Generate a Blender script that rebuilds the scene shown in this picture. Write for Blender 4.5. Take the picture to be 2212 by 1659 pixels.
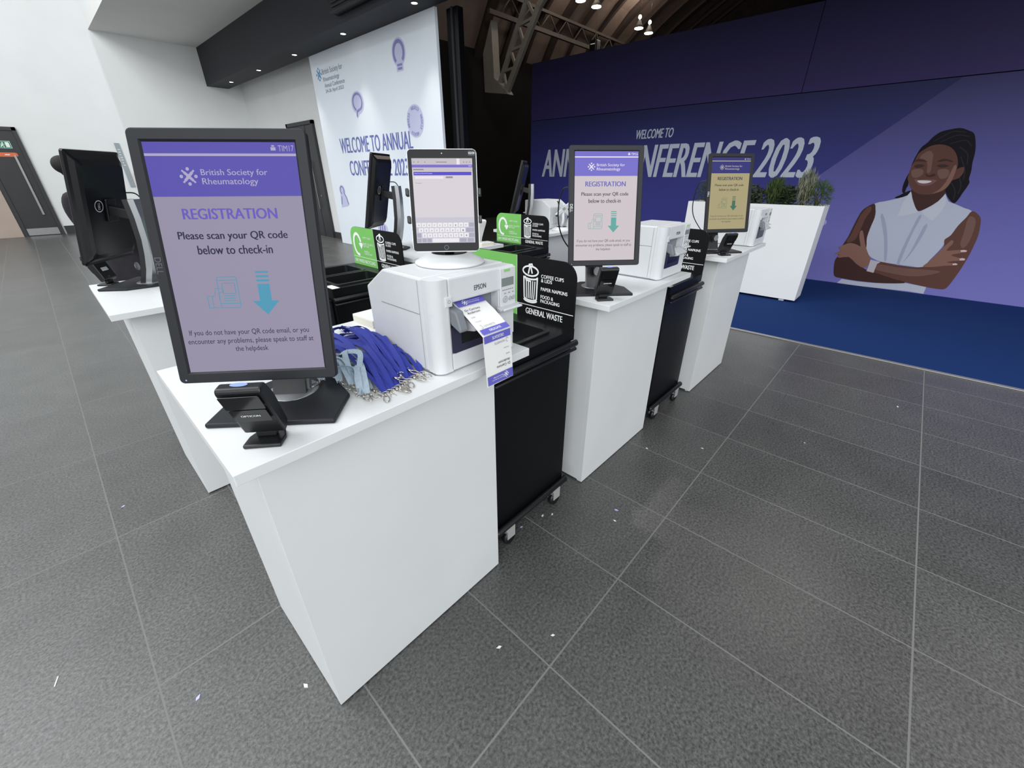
import bpy, bmesh, math, random
from math import sin, cos, pi, radians
from mathutils import Matrix, Vector
from mathutils.geometry import tessellate_polygon
for o in list(bpy.data.objects): bpy.data.objects.remove(o)
SC = bpy.context.scene
COL = SC.collection
random.seed(7)

# ---------------------------------------------------------------- camera, sky, light, exposure
def look(yaw, pitch, roll):
    f = Vector((cos(pitch)*cos(yaw), cos(pitch)*sin(yaw), -sin(pitch)))
    r = Vector((sin(yaw), -cos(yaw), 0)); u = r.cross(f)
    c, s = cos(roll), sin(roll)
    r2 = c*r + s*u; u2 = -s*r + c*u
    m = Matrix((r2, u2, -f)).transposed().to_4x4()
    return m
cam = bpy.data.cameras.new('camera'); camo = bpy.data.objects.new('camera', cam); COL.objects.link(camo)
camo.matrix_world = Matrix.Translation((0, 0, 1.56)) @ look(radians(42.66036), radians(27.34292), radians(-0.117046))
cam.sensor_fit = 'HORIZONTAL'; cam.sensor_width = 36.0; cam.lens = 876.683*36/2212
cam.clip_start = 0.02; cam.clip_end = 200
SC.camera = camo
EXPO = 0.0
SC.view_settings.view_transform = 'Standard'; SC.view_settings.look = 'None'
SC.view_settings.exposure = EXPO; SC.view_settings.gamma = 1.0; SC.view_settings.use_curve_mapping = False
W = bpy.data.worlds.new('daylight'); SC.world = W; W.use_nodes = True
bg = W.node_tree.nodes['Background']; bg.inputs[0].default_value = (0.95, 0.98, 1.0, 1); bg.inputs[1].default_value = 0.60
def area(name, loc, target, sx, sy, power, color=(1, 1, 1)):
    l = bpy.data.lights.new(name, 'AREA'); l.shape = 'RECTANGLE'; l.size = sx; l.size_y = sy; l.energy = power; l.color = color
    o = bpy.data.objects.new(name, l); COL.objects.link(o); o.location = loc
    o.rotation_euler = (Vector(target)-Vector(loc)).to_track_quat('-Z', 'Y').to_euler(); return o
area('skylight', (-4.0, 7.0, 9.5), (3.5, 8.0, 0.5), 14.0, 6.0, 1250, (0.97, 0.99, 1.0))
area('glazed_facade', (-6.5, -9.0, 6.4), (2.2, 1.5, 0.6), 18.0, 8.0, 1650, (0.97, 0.99, 1.0))

for y_ in (4.2, 2.0, -0.2, -2.4):          # the row of soffit spotlights goes on beyond the frame
    l_ = bpy.data.lights.new('soffit_spot', 'SPOT'); l_.energy = 65; l_.spot_size = radians(125); l_.spot_blend = .8; l_.color = (1, .96, .9); l_.shadow_soft_size = .06
    o_ = bpy.data.objects.new('soffit_spot', l_); COL.objects.link(o_); o_.location = (4.83, y_, 3.77)

# ---------------------------------------------------------------- materials
def lin(c):
    return tuple(((v/255)/12.92 if v/255 <= .04045 else ((v/255+.055)/1.055)**2.4) for v in c)
MATS = {}
def mat(name, rgb, rough=.5, metal=0, emit=None, noise=0, nscale=40, spec=.5):
    if name in MATS: return MATS[name]
    m = bpy.data.materials.new(name); m.use_nodes = True; nt = m.node_tree; b = nt.nodes['Principled BSDF']
    col = lin(rgb) + (1,)
    b.inputs['Base Color'].default_value = col; b.inputs['Roughness'].default_value = rough; b.inputs['Metallic'].default_value = metal
    b.inputs['Specular IOR Level'].default_value = spec
    if emit is not None:
        b.inputs['Base Color'].default_value = (0.01, 0.01, 0.01, 1)
        b.inputs['Emission Color'].default_value = col; b.inputs['Emission Strength'].default_value = emit*2**(-EXPO)
    if noise:
        tc = nt.nodes.new('ShaderNodeTexCoord'); n = nt.nodes.new('ShaderNodeTexNoise'); n.inputs['Scale'].default_value = nscale
        n.inputs['Detail'].default_value = 6
        nt.links.new(tc.outputs['Object'], n.inputs['Vector'])
        mr = nt.nodes.new('ShaderNodeMapRange'); mr.inputs['From Min'].default_value = .3; mr.inputs['From Max'].default_value = .7
        mr.inputs['To Min'].default_value = 1-noise; mr.inputs['To Max'].default_value = 1+noise
        nt.links.new(n.outputs['Fac'], mr.inputs['Value'])
        mx = nt.nodes.new('ShaderNodeMix'); mx.data_type = 'RGBA'; mx.blend_type = 'MULTIPLY'; mx.inputs['Factor'].default_value = 1
        mx.inputs['A'].default_value = col; nt.links.new(mr.outputs['Result'], mx.inputs['B'])
        nt.links.new(mx.outputs['Result'], b.inputs['Base Color'])
    MATS[name] = m; return m
WHITE = mat('white_laminate', (221, 224, 225), .42, noise=.02, nscale=3)
WALLW = mat('white_wall_paint', (226, 228, 228), .8, noise=.02, nscale=1.5)
CEILW = mat('ceiling_paint', (228, 228, 226), .85, noise=.02, nscale=1.5)
SOFF = mat('charcoal_soffit', (38, 39, 46), .7, noise=.06, nscale=5)
BLACK = mat('black_plastic', (21, 22, 25), .38, noise=.05, nscale=60)
BLACKM = mat('black_metal', (11, 12, 15), .35, noise=.05, nscale=20, spec=.3)
GLOSS = mat('gloss_black', (8, 9, 13), .14)
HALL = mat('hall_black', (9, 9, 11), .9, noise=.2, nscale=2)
GREYB = mat('dark_grey_bezel', (32, 34, 39), .5, noise=.05, nscale=80, spec=.3)
SILV = mat('silver_plastic', (165, 168, 172), .32, .75)
CHROME = mat('chrome', (205, 203, 200), .18, 1)
PRW = mat('printer_grey_white', (214, 216, 219), .45, noise=.015, nscale=30)
PRG = mat('printer_grey', (122, 127, 134), .45, noise=.03, nscale=30)
PRL = mat('printer_light_grey', (192, 195, 200), .45, noise=.02, nscale=30)
SEAM = mat('seam_grey', (120, 122, 126), .7)
PRWIN = mat('printer_smoked_window', (44, 44, 66), .2)
PAPER = mat('paper_white', (236, 236, 234), .7, noise=.01, nscale=20)
CREAM = mat('paper_edge', (222, 218, 206), .8, noise=.05, nscale=200)
GREEN = mat('recycling_green', (118, 190, 96), .45, noise=.02, nscale=10)
SIGNB = mat('sign_black', (13, 13, 15), .5, noise=.05, nscale=10, spec=.25)
PRINTW = mat('print_white', (235, 238, 236), .6)
SEAL = mat('door_dark', (40, 41, 44), .45, noise=.08, nscale=6)
BEIGE = mat('beige_board', (176, 160, 148), .7, noise=.05, nscale=3)
BASEB = mat('dark_skirting', (46, 46, 48), .5, noise=.08, nscale=5)
STEEL = mat('brushed_steel', (150, 150, 150), .35, .8, noise=.05, nscale=30)

def floor_mat():
    m = bpy.data.materials.new('granite_tiles'); m.use_nodes = True; nt = m.node_tree; N = nt.nodes.new; L = nt.links.new
    b = nt.nodes['Principled BSDF']; tc = N('ShaderNodeTexCoord'); sp = N('ShaderNodeSeparateXYZ'); L(tc.outputs['Object'], sp.inputs[0])
    def line(out, off, pitch, w):
        a = N('ShaderNodeMath'); a.operation = 'SUBTRACT'; L(out, a.inputs[0]); a.inputs[1].default_value = off-pitch/2
        q = N('ShaderNodeMath'); q.operation = 'PINGPONG'; L(a.outputs[0], q.inputs[0]); q.inputs[1].default_value = pitch/2
        g = N('ShaderNodeMath'); g.operation = 'GREATER_THAN'; L(q.outputs[0], g.inputs[0]); g.inputs[1].default_value = pitch/2-w
        f = N('ShaderNodeMath'); f.operation = 'FLOOR'; d = N('ShaderNodeMath'); d.operation = 'DIVIDE'; d.inputs[1].default_value = pitch
        a2 = N('ShaderNodeMath'); a2.operation = 'SUBTRACT'; L(out, a2.inputs[0]); a2.inputs[1].default_value = off
        L(a2.outputs[0], d.inputs[0]); L(d.outputs[0], f.inputs[0])
        return g.outputs[0], f.outputs[0]
    gx, ix = line(sp.outputs['X'], .695, .4785, .0028); gy, iy = line(sp.outputs['Y'], .46, .95, .0030)
    mx = N('ShaderNodeMath'); mx.operation = 'MAXIMUM'; L(gx, mx.inputs[0]); L(gy, mx.inputs[1])
    cb = N('ShaderNodeCombineXYZ'); L(ix, cb.inputs[0]); L(iy, cb.inputs[1])
    wn = N('ShaderNodeTexWhiteNoise'); L(cb.outputs[0], wn.inputs['Vector'])
    n1 = N('ShaderNodeTexNoise'); n1.inputs['Scale'].default_value = 95; n1.inputs['Detail'].default_value = 5; n1.inputs['Roughness'].default_value = .7
    L(tc.outputs['Object'], n1.inputs['Vector'])
    n2 = N('ShaderNodeTexNoise'); n2.inputs['Scale'].default_value = 4; n2.inputs['Detail'].default_value = 4; L(tc.outputs['Object'], n2.inputs['Vector'])
    r = N('ShaderNodeValToRGB'); r.color_ramp.elements[0].position = .36; r.color_ramp.elements[1].position = .68
    r.color_ramp.elements[0].color = (.036, .037, .036, 1); r.color_ramp.elements[1].color = (.150, .151, .147, 1); L(n1.outputs['Fac'], r.inputs[0])
    v = N('ShaderNodeMath'); v.operation = 'MULTIPLY_ADD'; L(wn.outputs['Value'], v.inputs[0]); v.inputs[1].default_value = .16; v.inputs[2].default_value = .92
    v2 = N('ShaderNodeMath'); v2.operation = 'MULTIPLY_ADD'; L(n2.outputs['Fac'], v2.inputs[0]); v2.inputs[1].default_value = .5; v2.inputs[2].default_value = .75
    v3 = N('ShaderNodeMath'); v3.operation = 'MULTIPLY'; L(v.outputs[0], v3.inputs[0]); L(v2.outputs[0], v3.inputs[1])
    mm = N('ShaderNodeMix'); mm.data_type = 'RGBA'; mm.blend_type = 'MULTIPLY'; mm.inputs['Factor'].default_value = 1
    L(r.outputs[0], mm.inputs['A']); L(v3.outputs[0], mm.inputs['B'])
    gm = N('ShaderNodeMix'); gm.data_type = 'RGBA'; L(mx.outputs[0], gm.inputs['Factor']); L(mm.outputs['Result'], gm.inputs['A'])
    gm.inputs['B'].default_value = (.20, .20, .195, 1); L(gm.outputs['Result'], b.inputs['Base Color'])
    ro = N('ShaderNodeMath'); ro.operation = 'MULTIPLY_ADD'; L(mx.outputs[0], ro.inputs[0]); ro.inputs[1].default_value = .55; ro.inputs[2].default_value = .34; L(ro.outputs[0], b.inputs['Roughness'])
    so = N('ShaderNodeMath'); so.operation = 'MULTIPLY_ADD'; L(mx.outputs[0], so.inputs[0]); so.inputs[1].default_value = -.6; so.inputs[2].default_value = .62; L(so.outputs[0], b.inputs['Specular IOR Level'])
    bp = N('ShaderNodeBump'); bp.inputs['Strength'].default_value = .18; bp.inputs['Distance'].default_value = .004
    L(n1.outputs['Fac'], bp.inputs['Height']); L(bp.outputs[0], b.inputs['Normal'])
    return m
def carpet_mat():
    m = mat('blue_carpet', (26, 52, 104), .95, noise=.25, nscale=350, spec=.1); return m

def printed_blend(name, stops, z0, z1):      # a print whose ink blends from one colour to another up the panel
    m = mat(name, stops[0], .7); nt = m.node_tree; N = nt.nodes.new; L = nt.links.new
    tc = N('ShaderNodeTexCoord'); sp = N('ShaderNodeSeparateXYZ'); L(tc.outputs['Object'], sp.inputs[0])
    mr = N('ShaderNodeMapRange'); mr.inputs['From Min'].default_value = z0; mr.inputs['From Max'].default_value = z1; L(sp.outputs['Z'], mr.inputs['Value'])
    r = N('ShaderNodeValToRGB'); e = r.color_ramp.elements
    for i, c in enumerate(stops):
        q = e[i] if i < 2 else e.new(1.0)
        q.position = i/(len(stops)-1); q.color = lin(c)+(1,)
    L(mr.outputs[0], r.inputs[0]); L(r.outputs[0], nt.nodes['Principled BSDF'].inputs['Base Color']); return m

# ---------------------------------------------------------------- geometry helpers
I4 = Matrix.Identity(4)
def T(x, y, z): return Matrix.Translation((x, y, z))
def RZ(a): return Matrix.Rotation(a, 4, 'Z')
def RX(a): return Matrix.Rotation(a, 4, 'X')
def RY(a): return Matrix.Rotation(a, 4, 'Y')
def frame(o, r, u):
    r = Vector(r).normalized(); u = Vector(u).normalized(); n = r.cross(u)
    m = Matrix((r, u, n)).transposed().to_4x4(); m.translation = Vector(o); return m
_txt = {}
class MB:
    def __init__(s, eps=2e-5): s.v = []; s.f = []; s.sm = []; s.eps = eps; s.k = 0
    def dd(s, d): s.k += 1; return d+s.k*s.eps
    def add(s, vs, fs, M=I4, smooth=False):
        k = len(s.v); s.v += [M @ Vector(p) for p in vs]; s.f += [[i+k for i in f] for f in fs]; s.sm += [smooth]*len(fs); return s
    def bm(s, b, M=I4, smooth=False):
        b.verts.index_update(); s.add([v.co.copy() for v in b.verts], [[v.index for v in f.verts] for f in b.faces], M, smooth); b.free(); return s
    def box(s, x0, x1, y0, y1, z0, z1, M=I4, bev=0, seg=2):
        b = bmesh.new(); bmesh.ops.create_cube(b, size=1)
        for v in b.verts: v.co = Vector((x0+(v.co.x+.5)*(x1-x0), y0+(v.co.y+.5)*(y1-y0), z0+(v.co.z+.5)*(z1-z0)))
        if bev: bmesh.ops.bevel(b, geom=list(b.edges), offset=bev, segments=seg, affect='EDGES', profile=.5)
        return s.bm(b, M, False)
    def prism(s, pts, h0, h1, M=I4, bev=0, smooth=False):   # polygon in local xy, extruded along local z
        n = len(pts); vs = [(p[0], p[1], h0) for p in pts] + [(p[0], p[1], h1) for p in pts]
        tri = tessellate_polygon([[Vector((p[0], p[1], 0)) for p in pts]])
        ar = sum(pts[i][0]*pts[(i+1) % n][1]-pts[(i+1) % n][0]*pts[i][1] for i in range(n))
        fs = []
        if bev:
            b = bmesh.new(); bv = [b.verts.new(p) for p in vs]
            o = range(n) if ar > 0 else range(n-1, -1, -1); o = list(o)
            b.faces.new([bv[n+i] for i in o]); b.faces.new([bv[i] for i in reversed(o)])
            for k in range(n): i, j = o[k], o[(k+1) % n]; b.faces.new([bv[i], bv[j], bv[n+j], bv[n+i]])
            bmesh.ops.bevel(b, geom=list(b.edges), offset=bev, segments=2, affect='EDGES', profile=.5); return s.bm(b, M)
        for t in tri:
            a, c, d = t; p, q, r = pts[a], pts[c], pts[d]
            if (q[0]-p[0])*(r[1]-p[1])-(q[1]-p[1])*(r[0]-p[0]) < 0: c, d = d, c
            fs.append([n+a, n+c, n+d]); fs.append([d, c, a])
        for i in range(n):
            j = (i+1) % n; fs.append([i, j, n+j, n+i] if ar > 0 else [j, i, n+i, n+j])
        return s.add(vs, fs, M, smooth)
    def lathe(s, prof, M=I4, seg=32, smooth=True):
        vs = []; fs = []; n = len(prof)
        for k in range(seg):
            a = 2*pi*k/seg
            for r, z in prof: vs.append((r*cos(a), r*sin(a), z))
        for k in range(seg):
            q = (k+1) % seg
            for i in range(n-1): fs.append([k*n+i, q*n+i, q*n+i+1, k*n+i+1])
        return s.add(vs, fs, M, smooth)
    def cyl(s, r, z0, z1, M=I4, seg=20, r2=None):
        r2 = r if r2 is None else r2
        vs = []; fs = []
        for z, rr in ((z0, r), (z1, r2)):
            for k in range(seg): vs.append((rr*cos(2*pi*k/seg), rr*sin(2*pi*k/seg), z))
        for k in range(seg): q = (k+1) % seg; fs.append([k, q, seg+q, seg+k])
        fs += [list(range(seg-1, -1, -1)), list(range(seg, 2*seg))]
        return s.add(vs, fs, M)
    def tube(s, path, r, M=I4, seg=8, closed=False):
        P = [Vector(p) for p in path]; n = len(P); vs = []; fs = []
        up = Vector((0, 0, 1)); pn = None
        for i in range(n):
            a = P[(i-1) % n] if (closed or i > 0) else P[i]; b = P[(i+1) % n] if (closed or i < n-1) else P[i]
            t = (b-a).normalized()
            if pn is None: pn = t.orthogonal().normalized()
            pn = (pn - t*pn.dot(t)).normalized(); bn = t.cross(pn)
            rr = r[i] if isinstance(r, (list, tuple)) else r
            for k in range(seg): vs.append(P[i]+rr*(cos(2*pi*k/seg)*pn+sin(2*pi*k/seg)*bn))
        m = n if closed else n-1
        for i in range(m):
            j = (i+1) % n
            for k in range(seg): q = (k+1) % seg; fs.append([i*seg+k, i*seg+q, j*seg+q, j*seg+k])
        if not closed: fs += [list(range(seg-1, -1, -1)), [(n-1)*seg+k for k in range(seg)]]
        return s.add(vs, fs, M, True)
    def ribbon(s, path, wdir, w, th=.0008, M=I4):
        P = [Vector(p) for p in path]; n = len(P); vs = []; fs = []
        for i in range(n):
            t = (P[min(i+1, n-1)]-P[max(i-1, 0)]).normalized(); d = Vector(wdir[i] if isinstance(wdir, list) else wdir)
            d = (d-t*d.dot(t)).normalized(); nn = t.cross(d)
            for a, c in ((-1, -1), (1, -1), (1, 1), (-1, 1)): vs.append(P[i]+d*a*w/2+nn*c*th/2)
        for i in range(n-1):
            for k in range(4): q = (k+1) % 4; fs.append([i*4+k, i*4+q, i*4+4+q, i*4+4+k])
        fs += [[3, 2, 1, 0], [(n-1)*4+k for k in range(4)]]
        return s.add(vs, fs, M, False)
    # flat graphics in a frame (u right, v up, n outwards)
    def rect(s, F, u0, u1, v0, v1, d=.0004):
        d = s.dd(d)
        return s.add([(u0, v0, d), (u1, v0, d), (u1, v1, d), (u0, v1, d)], [[0, 1, 2, 3]], F)
    def poly(s, F, pts, d=.0004):
        fs = []; d = s.dd(d)
        for t in tessellate_polygon([[Vector((p[0], p[1], 0)) for p in pts]]):
            a, c, e = t; p, q, r = pts[a], pts[c], pts[e]
            if (q[0]-p[0])*(r[1]-p[1])-(q[1]-p[1])*(r[0]-p[0]) < 0: c, e = e, c
            fs.append([a, c, e])
        return s.add([(p[0], p[1], d) for p in pts], fs, F)
    def stroke(s, F, pts, w, d=.0004, closed=False):
        d = s.dd(d); P = [Vector((p[0], p[1])) for p in pts]; n = len(P); vs = []; fs = []
        for i in range(n):
            a = P[(i-1) % n] if (closed or i) else P[i]; b = P[(i+1) % n] if (closed or i < n-1) else P[i]
            t = (b-a); t = t.normalized() if t.length else Vector((1, 0)); m = Vector((-t.y, t.x))
            vs += [(P[i].x+m.x*w/2, P[i].y+m.y*w/2, d), (P[i].x-m.x*w/2, P[i].y-m.y*w/2, d)]
        for i in range(n if closed else n-1): j = (i+1) % n; fs.append([2*i+1, 2*j+1, 2*j, 2*i])
        return s.add(vs, fs, F)
    def disc(s, F, cx, cy, rx, ry=None, d=.0004, seg=32):
        ry = rx if ry is None else ry; d = s.dd(d)
        return s.add([(cx+rx*cos(2*pi*k/seg), cy+ry*sin(2*pi*k/seg), d) for k in range(seg)], [list(range(seg))], F)
    def ring(s, F, cx, cy, rx, ry, w, d=.0004, a0=0, a1=2*pi, seg=40):
        return s.stroke(F, [(cx+rx*cos(a0+(a1-a0)*k/seg), cy+ry*sin(a0+(a1-a0)*k/seg)) for k in range(seg+1)], w, d)
    def text(s, F, t, u0, u1, v0, v1, d=.0006, bold=0.0, shear=0.0, rot=0, keep=False):
        if bold and not rot:
            sh_ = bold*(v1-v0)*1.3; nq = 9 if v1-v0 > .1 else 3
            e0 = s.eps; s.eps = min(e0, 4e-5)
            for q in range(nq): s.text(F, t, u0+2*sh_*q/(nq-1), u1-2*sh_+2*sh_*q/(nq-1), v0, v1, d, 0, shear)
            s.eps = e0; return s
        d = s.dd(d); bold = 0
        key = (t, bold, shear)
        if key not in _txt:
            c = bpy.data.curves.new('t', 'FONT'); c.body = t; c.size = 1; c.offset = bold; c.shear = shear; c.resolution_u = 3; c.fill_mode = 'FRONT'
            o = bpy.data.objects.new('t', c); COL.objects.link(o); bpy.context.view_layer.update()
            me = bpy.data.meshes.new_from_object(o.evaluated_get(bpy.context.evaluated_depsgraph_get()))
            _txt[key] = ([v.co.copy() for v in me.vertices], [list(p.vertices) for p in me.polygons])
            bpy.data.objects.remove(o); bpy.data.curves.remove(c); bpy.data.meshes.remove(me)
        vs, fs = _txt[key]
        a0 = min(v.x for v in vs); a1 = max(v.x for v in vs); b0 = min(v.y for v in vs); b1 = max(v.y for v in vs)
        out = []
        for v in vs:
            x = (v.x-a0)/(a1-a0); y = (v.y-b0)/max(1e-6, b1-b0)
            out.append((u0+x*(u1-u0), v0+y*(v1-v0), d))
        if rot:
            cx, cy = (u0+u1)/2, (v0+v1)/2; c, q = cos(rot), sin(rot)
            out = [(cx+(p[0]-cx)*c-(p[1]-cy)*q, cy+(p[0]-cx)*q+(p[1]-cy)*c, d) for p in out]
        return s.add(out, fs, F)
    def build(s, name, material, parent=None):
        me = bpy.data.meshes.new(name); me.from_pydata([tuple(v) for v in s.v], [], s.f); me.update()
        me.polygons.foreach_set('use_smooth', s.sm)
        me.materials.append(material)
        o = bpy.data.objects.new(name, me); COL.objects.link(o)
        if parent: o.parent = parent
        return o
def tag(o, label=None, cat=None, group=None, kind=None):
    if label: o['label'] = label
    if cat: o['category'] = cat
    if group: o['group'] = group
    if kind: o['kind'] = kind
    return o
def thing(name, label, cat, loc=(0, 0, 0), rz=0, group=None):
    o = bpy.data.objects.new(name, None); o.empty_display_size = .05; COL.objects.link(o); o.location = loc; o.rotation_euler = (0, 0, rz)
    return tag(o, label, cat, group)
def struct(name, mb, m): return tag(mb.build(name, m), kind='structure')
def copy_tree(o, parent=None):
    c = o.copy(); COL.objects.link(c)
    if parent: c.parent = parent
    for ch in list(o.children): copy_tree(ch, c)
    return c
def rrect(x0, x1, y0, y1, r, seg=5):
    p = []
    for cx, cy, a in ((x1-r, y0+r, -pi/2), (x1-r, y1-r, 0), (x0+r, y1-r, pi/2), (x0+r, y0+r, pi)):
        for k in range(seg+1): t = a+pi/2*k/seg; p.append((cx+r*cos(t), cy+r*sin(t)))
    return p
def spline(pts, n=4):
    o = []; N = len(pts)
    for i in range(N):
        p0, p1, p2, p3 = (Vector(pts[(i+k) % N]) for k in (-1, 0, 1, 2))
        for k in range(n):
            t = k/n; o.append(tuple(.5*((2*p1)+(p2-p0)*t+(2*p0-5*p1+4*p2-p3)*t*t+(3*p1-p0-3*p2+p3)*t**3)))
    return o
def cspline(pts, n=6):       # open 3-D spline
    P = [Vector(p) for p in pts]; P = [2*P[0]-P[1]]+P+[2*P[-1]-P[-2]]; o = []
    for i in range(1, len(P)-2):
        p0, p1, p2, p3 = P[i-1:i+3]
        for k in range(n): t = k/n; o.append(.5*((2*p1)+(p2-p0)*t+(2*p0-5*p1+4*p2-p3)*t*t+(3*p1-p0-3*p2+p3)*t**3))
    o.append(P[-2].copy()); return o

# ---------------------------------------------------------------- the room
struct('floor', MB().add([(-10, -7, 0), (30, -7, 0), (30, 19, 0), (-10, 19, 0)], [[0, 1, 2, 3]]), floor_mat())
struct('wall_left', MB().box(-10, 2.9, 18.5, 18.7, 0, 9), WALLW)
b = MB().box(2.36, 5.64, 16.0, 16.2, 0, 4.67); b.box(2.8, 3.0, 16.2, 18.5, 0, 9)
struct('wall_side', b, WALLW)
struct('wall_back', MB().box(5.44, 5.64, 10.2, 16.0, 0, 4.67), WALLW)
struct('ceiling', MB().box(2.36, 5.1, -4.5, 16.0, 4.67, 4.9), CEILW)
struct('trim_1', MB().box(4.55, 5.1, -4.5, 16.0, 3.80, 4.67), SOFF)            # dark dropped soffit
struct('trim_2', MB().box(2.36, 2.56, -4.5, 16.0, 4.9, 9), WALLW)              # upstand over the ceiling edge
struct('baseboard_left', MB().box(.45, 2.8, 18.47, 18.5, 0, .22), BASEB)
struct('baseboard_back', MB().box(5.41, 5.44, 10.6, 16, 0, .16), BASEB)
# hall behind, closed and dark
struct('wall_hall_side', MB().box(5.7, 30, 12.6, 12.8, 0, 11), HALL)
struct('wall_hall_end', MB().box(30, 30.2, -7, 12.8, 0, 11), HALL)
struct('wall_hall_right', MB().box(8.6, 30, -7.2, -7, 0, 11), HALL)
struct('wall_hall_gable', MB().box(5.1, 5.3, -7, 12.6, 4.67, 11), HALL)
prof = [(12.6, 5.3), (11.9, 6.4), (10.9, 7.3), (9.4, 8.2), (7.0, 9.3), (3.0, 10.2), (-2.0, 10.3), (-7.0, 10.0)]
b = MB(); n = len(prof)
for i in range(n-1):
    (y0, z0), (y1, z1) = prof[i], prof[i+1]
    b.add([(5.3, y0, z0), (30, y0, z0), (30, y1, z1), (5.3, y1, z1)], [[0, 1, 2, 3]])
    b.add([(5.3, y0, z0+.1), (30, y0, z0+.1), (30, y1, z1+.1), (5.3, y1, z1+.1)], [[3, 2, 1, 0]])
struct('ceiling_hall', b, mat('roof_boards', (128, 112, 104), .85, noise=.12, nscale=3))

# ---------------------------------------------------------------- doors
def door(name, axis, o, w, h, hx, right):
    """dark flush door: o = bottom left corner, axis = direction to the right as seen from the room"""
    F = frame(o, axis, (0, 0, 1))
    root = MB().box(0, w, 0, h, -.02, .03, F, .004).build(name, SEAL); tag(root, kind='structure')
    f = MB().box(-.08, 0, 0, h+.08, -.02, .06, F).box(w, w+.08, 0, h+.08, -.02, .06, F).box(-.08, w+.08, h, h+.08, -.02, .06, F)
    f.build('door_frame', BASEB, root)
    return root, F
d1, F1 = door('door_1', (1, 0, 0), (-.33, 18.49, 0), .66, 2.62, 0, True)
MB().box(.47, .52, .55, 2.05, .05, .075, F1, .005).box(.485, .505, .7, .74, .03, .05, F1).box(.485, .505, 1.85, 1.89, .03, .05, F1).build('pull_handle', STEEL, d1)
MB().box(.01, .65, .02, .2, .03, .036, F1, .002).build('kick_plate', STEEL, d1)
d2, F2 = door('door_2', (0, -1, 0), (5.43, 13.15, 0), 1.42, 2.68, 0, False)
MB().box(1.02, 1.045, .72, 1.88, .05, .07, F2, .004).box(1.025, 1.04, .8, .83, .03, .05, F2).box(1.025, 1.04, 1.75, 1.78, .03, .05, F2).build('pull_handle', STEEL, d2)
MB().box(.98, 1.0, 0, 2.68, .0302, .033, F2).build('meeting_seam', HALL, d2)
MB().cyl(.025, 0, .01, F2 @ T(1.2, 1.05, .03)).build('lock_cylinder', STEEL, d2)
tag(MB().box(-2.2, -.42, 18.40, 18.47, 0, 1.55, bev=.004).build('beige_panel', BEIGE), 'plain beige board standing beside the dark door at far left', 'panel')
# door signs
Fs = frame((-.33, 18.46, 0), (1, 0, 0), (0, 0, 1))
s = thing('exit_sign', 'small green running man exit sign high on the far left door', 'sign', (.03, 18.455, 2.20))
G = frame((0, 0, 0), (1, 0, 0), (0, 0, 1))
MB().box(-.16, .16, 0, .17, 0, .006, G, .001).build('plate', mat('exit_border', (190, 225, 222), .5), s)
MB().rect(G, -.15, .15, .01, .16, .0065).build('green_field', mat('exit_green', (30, 120, 80), .5), s)
m = MB(); m.rect(G, .06, .13, .025, .145, .007); m.disc(G, .015, .128, .014, d=.007); m.stroke(G, [(.015, .11), (-.005, .07), (-.04, .035)], .022, .007)
m.stroke(G, [(-.005, .07), (.02, .05), (.015, .02)], .014, .007); m.stroke(G, [(-.035, .09), (.015, .1), (.045, .085)], .012, .007); m.poly(G, [(-.13, .08), (-.09, .11), (-.09, .05)], .007)
m.build('running_figure', PRINTW, s)
s = thing('door_notice', 'rounded orange notice below the exit sign on far left door', 'sign', (.03, 18.455, 2.0))
MB().prism(rrect(-.2, .2, 0, .1, .045), 0, .004, G).build('plate', mat('orange_vinyl', (214, 106, 60), .5), s)
MB().rect(G, -.04, .05, .04, .06, .005).build('lettering', PRINTW, s)
s = thing('wall_plaque', 'tall narrow grey plaque on the white wall beside the nearest monitor', 'sign', (2.39, 18.49, 1.22))
MB().box(-.06, .06, 0, 1.2, -.01, .02, G, .004).build('plate', mat('plaque_grey', (150, 160, 166), .5), s)
for k in range(7): MB().rect(G, -.03, .03-.01*(k % 3), 1.02-k*.07, 1.035-k*.07, .0205).build('printed_line', PRINTW, s)
tag(MB().box(-.035, .035, 0, .24, 0, .05, T(2.56, 18.46, 1.36) @ G, .01).build('call_point', mat('red_plastic', (196, 92, 108), .5)), 'small red box on the white wall right of the grey plaque', 'box')

# ---------------------------------------------------------------- soffit downlights and air conditioner
LAMP = mat('lamp_glow', (255, 248, 236), emit=6)
for i, (y, lab) in enumerate(((14.82, 'recessed spotlight at far left end of the dark soffit'), (12.75, 'recessed spotlight second from the left end of the soffit'),
        (10.66, 'recessed spotlight above the left edge of the white banner wall'), (8.55, 'recessed spotlight above the logo half of the banner wall'), (6.39, 'recessed spotlight above the right edge of the banner wall'))):
    t = thing('spotlight', lab, 'spotlight', (4.83, y, 3.80), group='spotlights along the soffit')
    MB().lathe([(.045, -.001), (.062, -.006), (.066, 0)], seg=24).build('trim_ring', BLACKM, t)
    MB().cyl(.045, -.004, -.002, seg=24).build('lamp', LAMP, t)
    l = bpy.data.lights.new('spot', 'SPOT'); l.energy = 95; l.spot_size = radians(80); l.spot_blend = .6; l.color = (1, .93, .84); l.shadow_soft_size = .04
    o = bpy.data.objects.new('spot_lamp', l); COL.objects.link(o); o.parent = t; o.location = (0, 0, -.02); o.rotation_euler = (0, radians(18), 0)
t = thing('ceiling_unit', 'long black ventilation unit fixed to the face of the soffit', 'vent', (4.55, 7.25, 3.86))
MB().box(-.16, 0, -1.3, .85, .04, .5, bev=.02).build('casing', BLACKM, t)
m = MB()
for k in range(5): m.box(-.175+.001*k, -.16, -1.2, .75, .1+k*.05, .118+k*.05)
m.build('louvre', SOFF, t)

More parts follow.
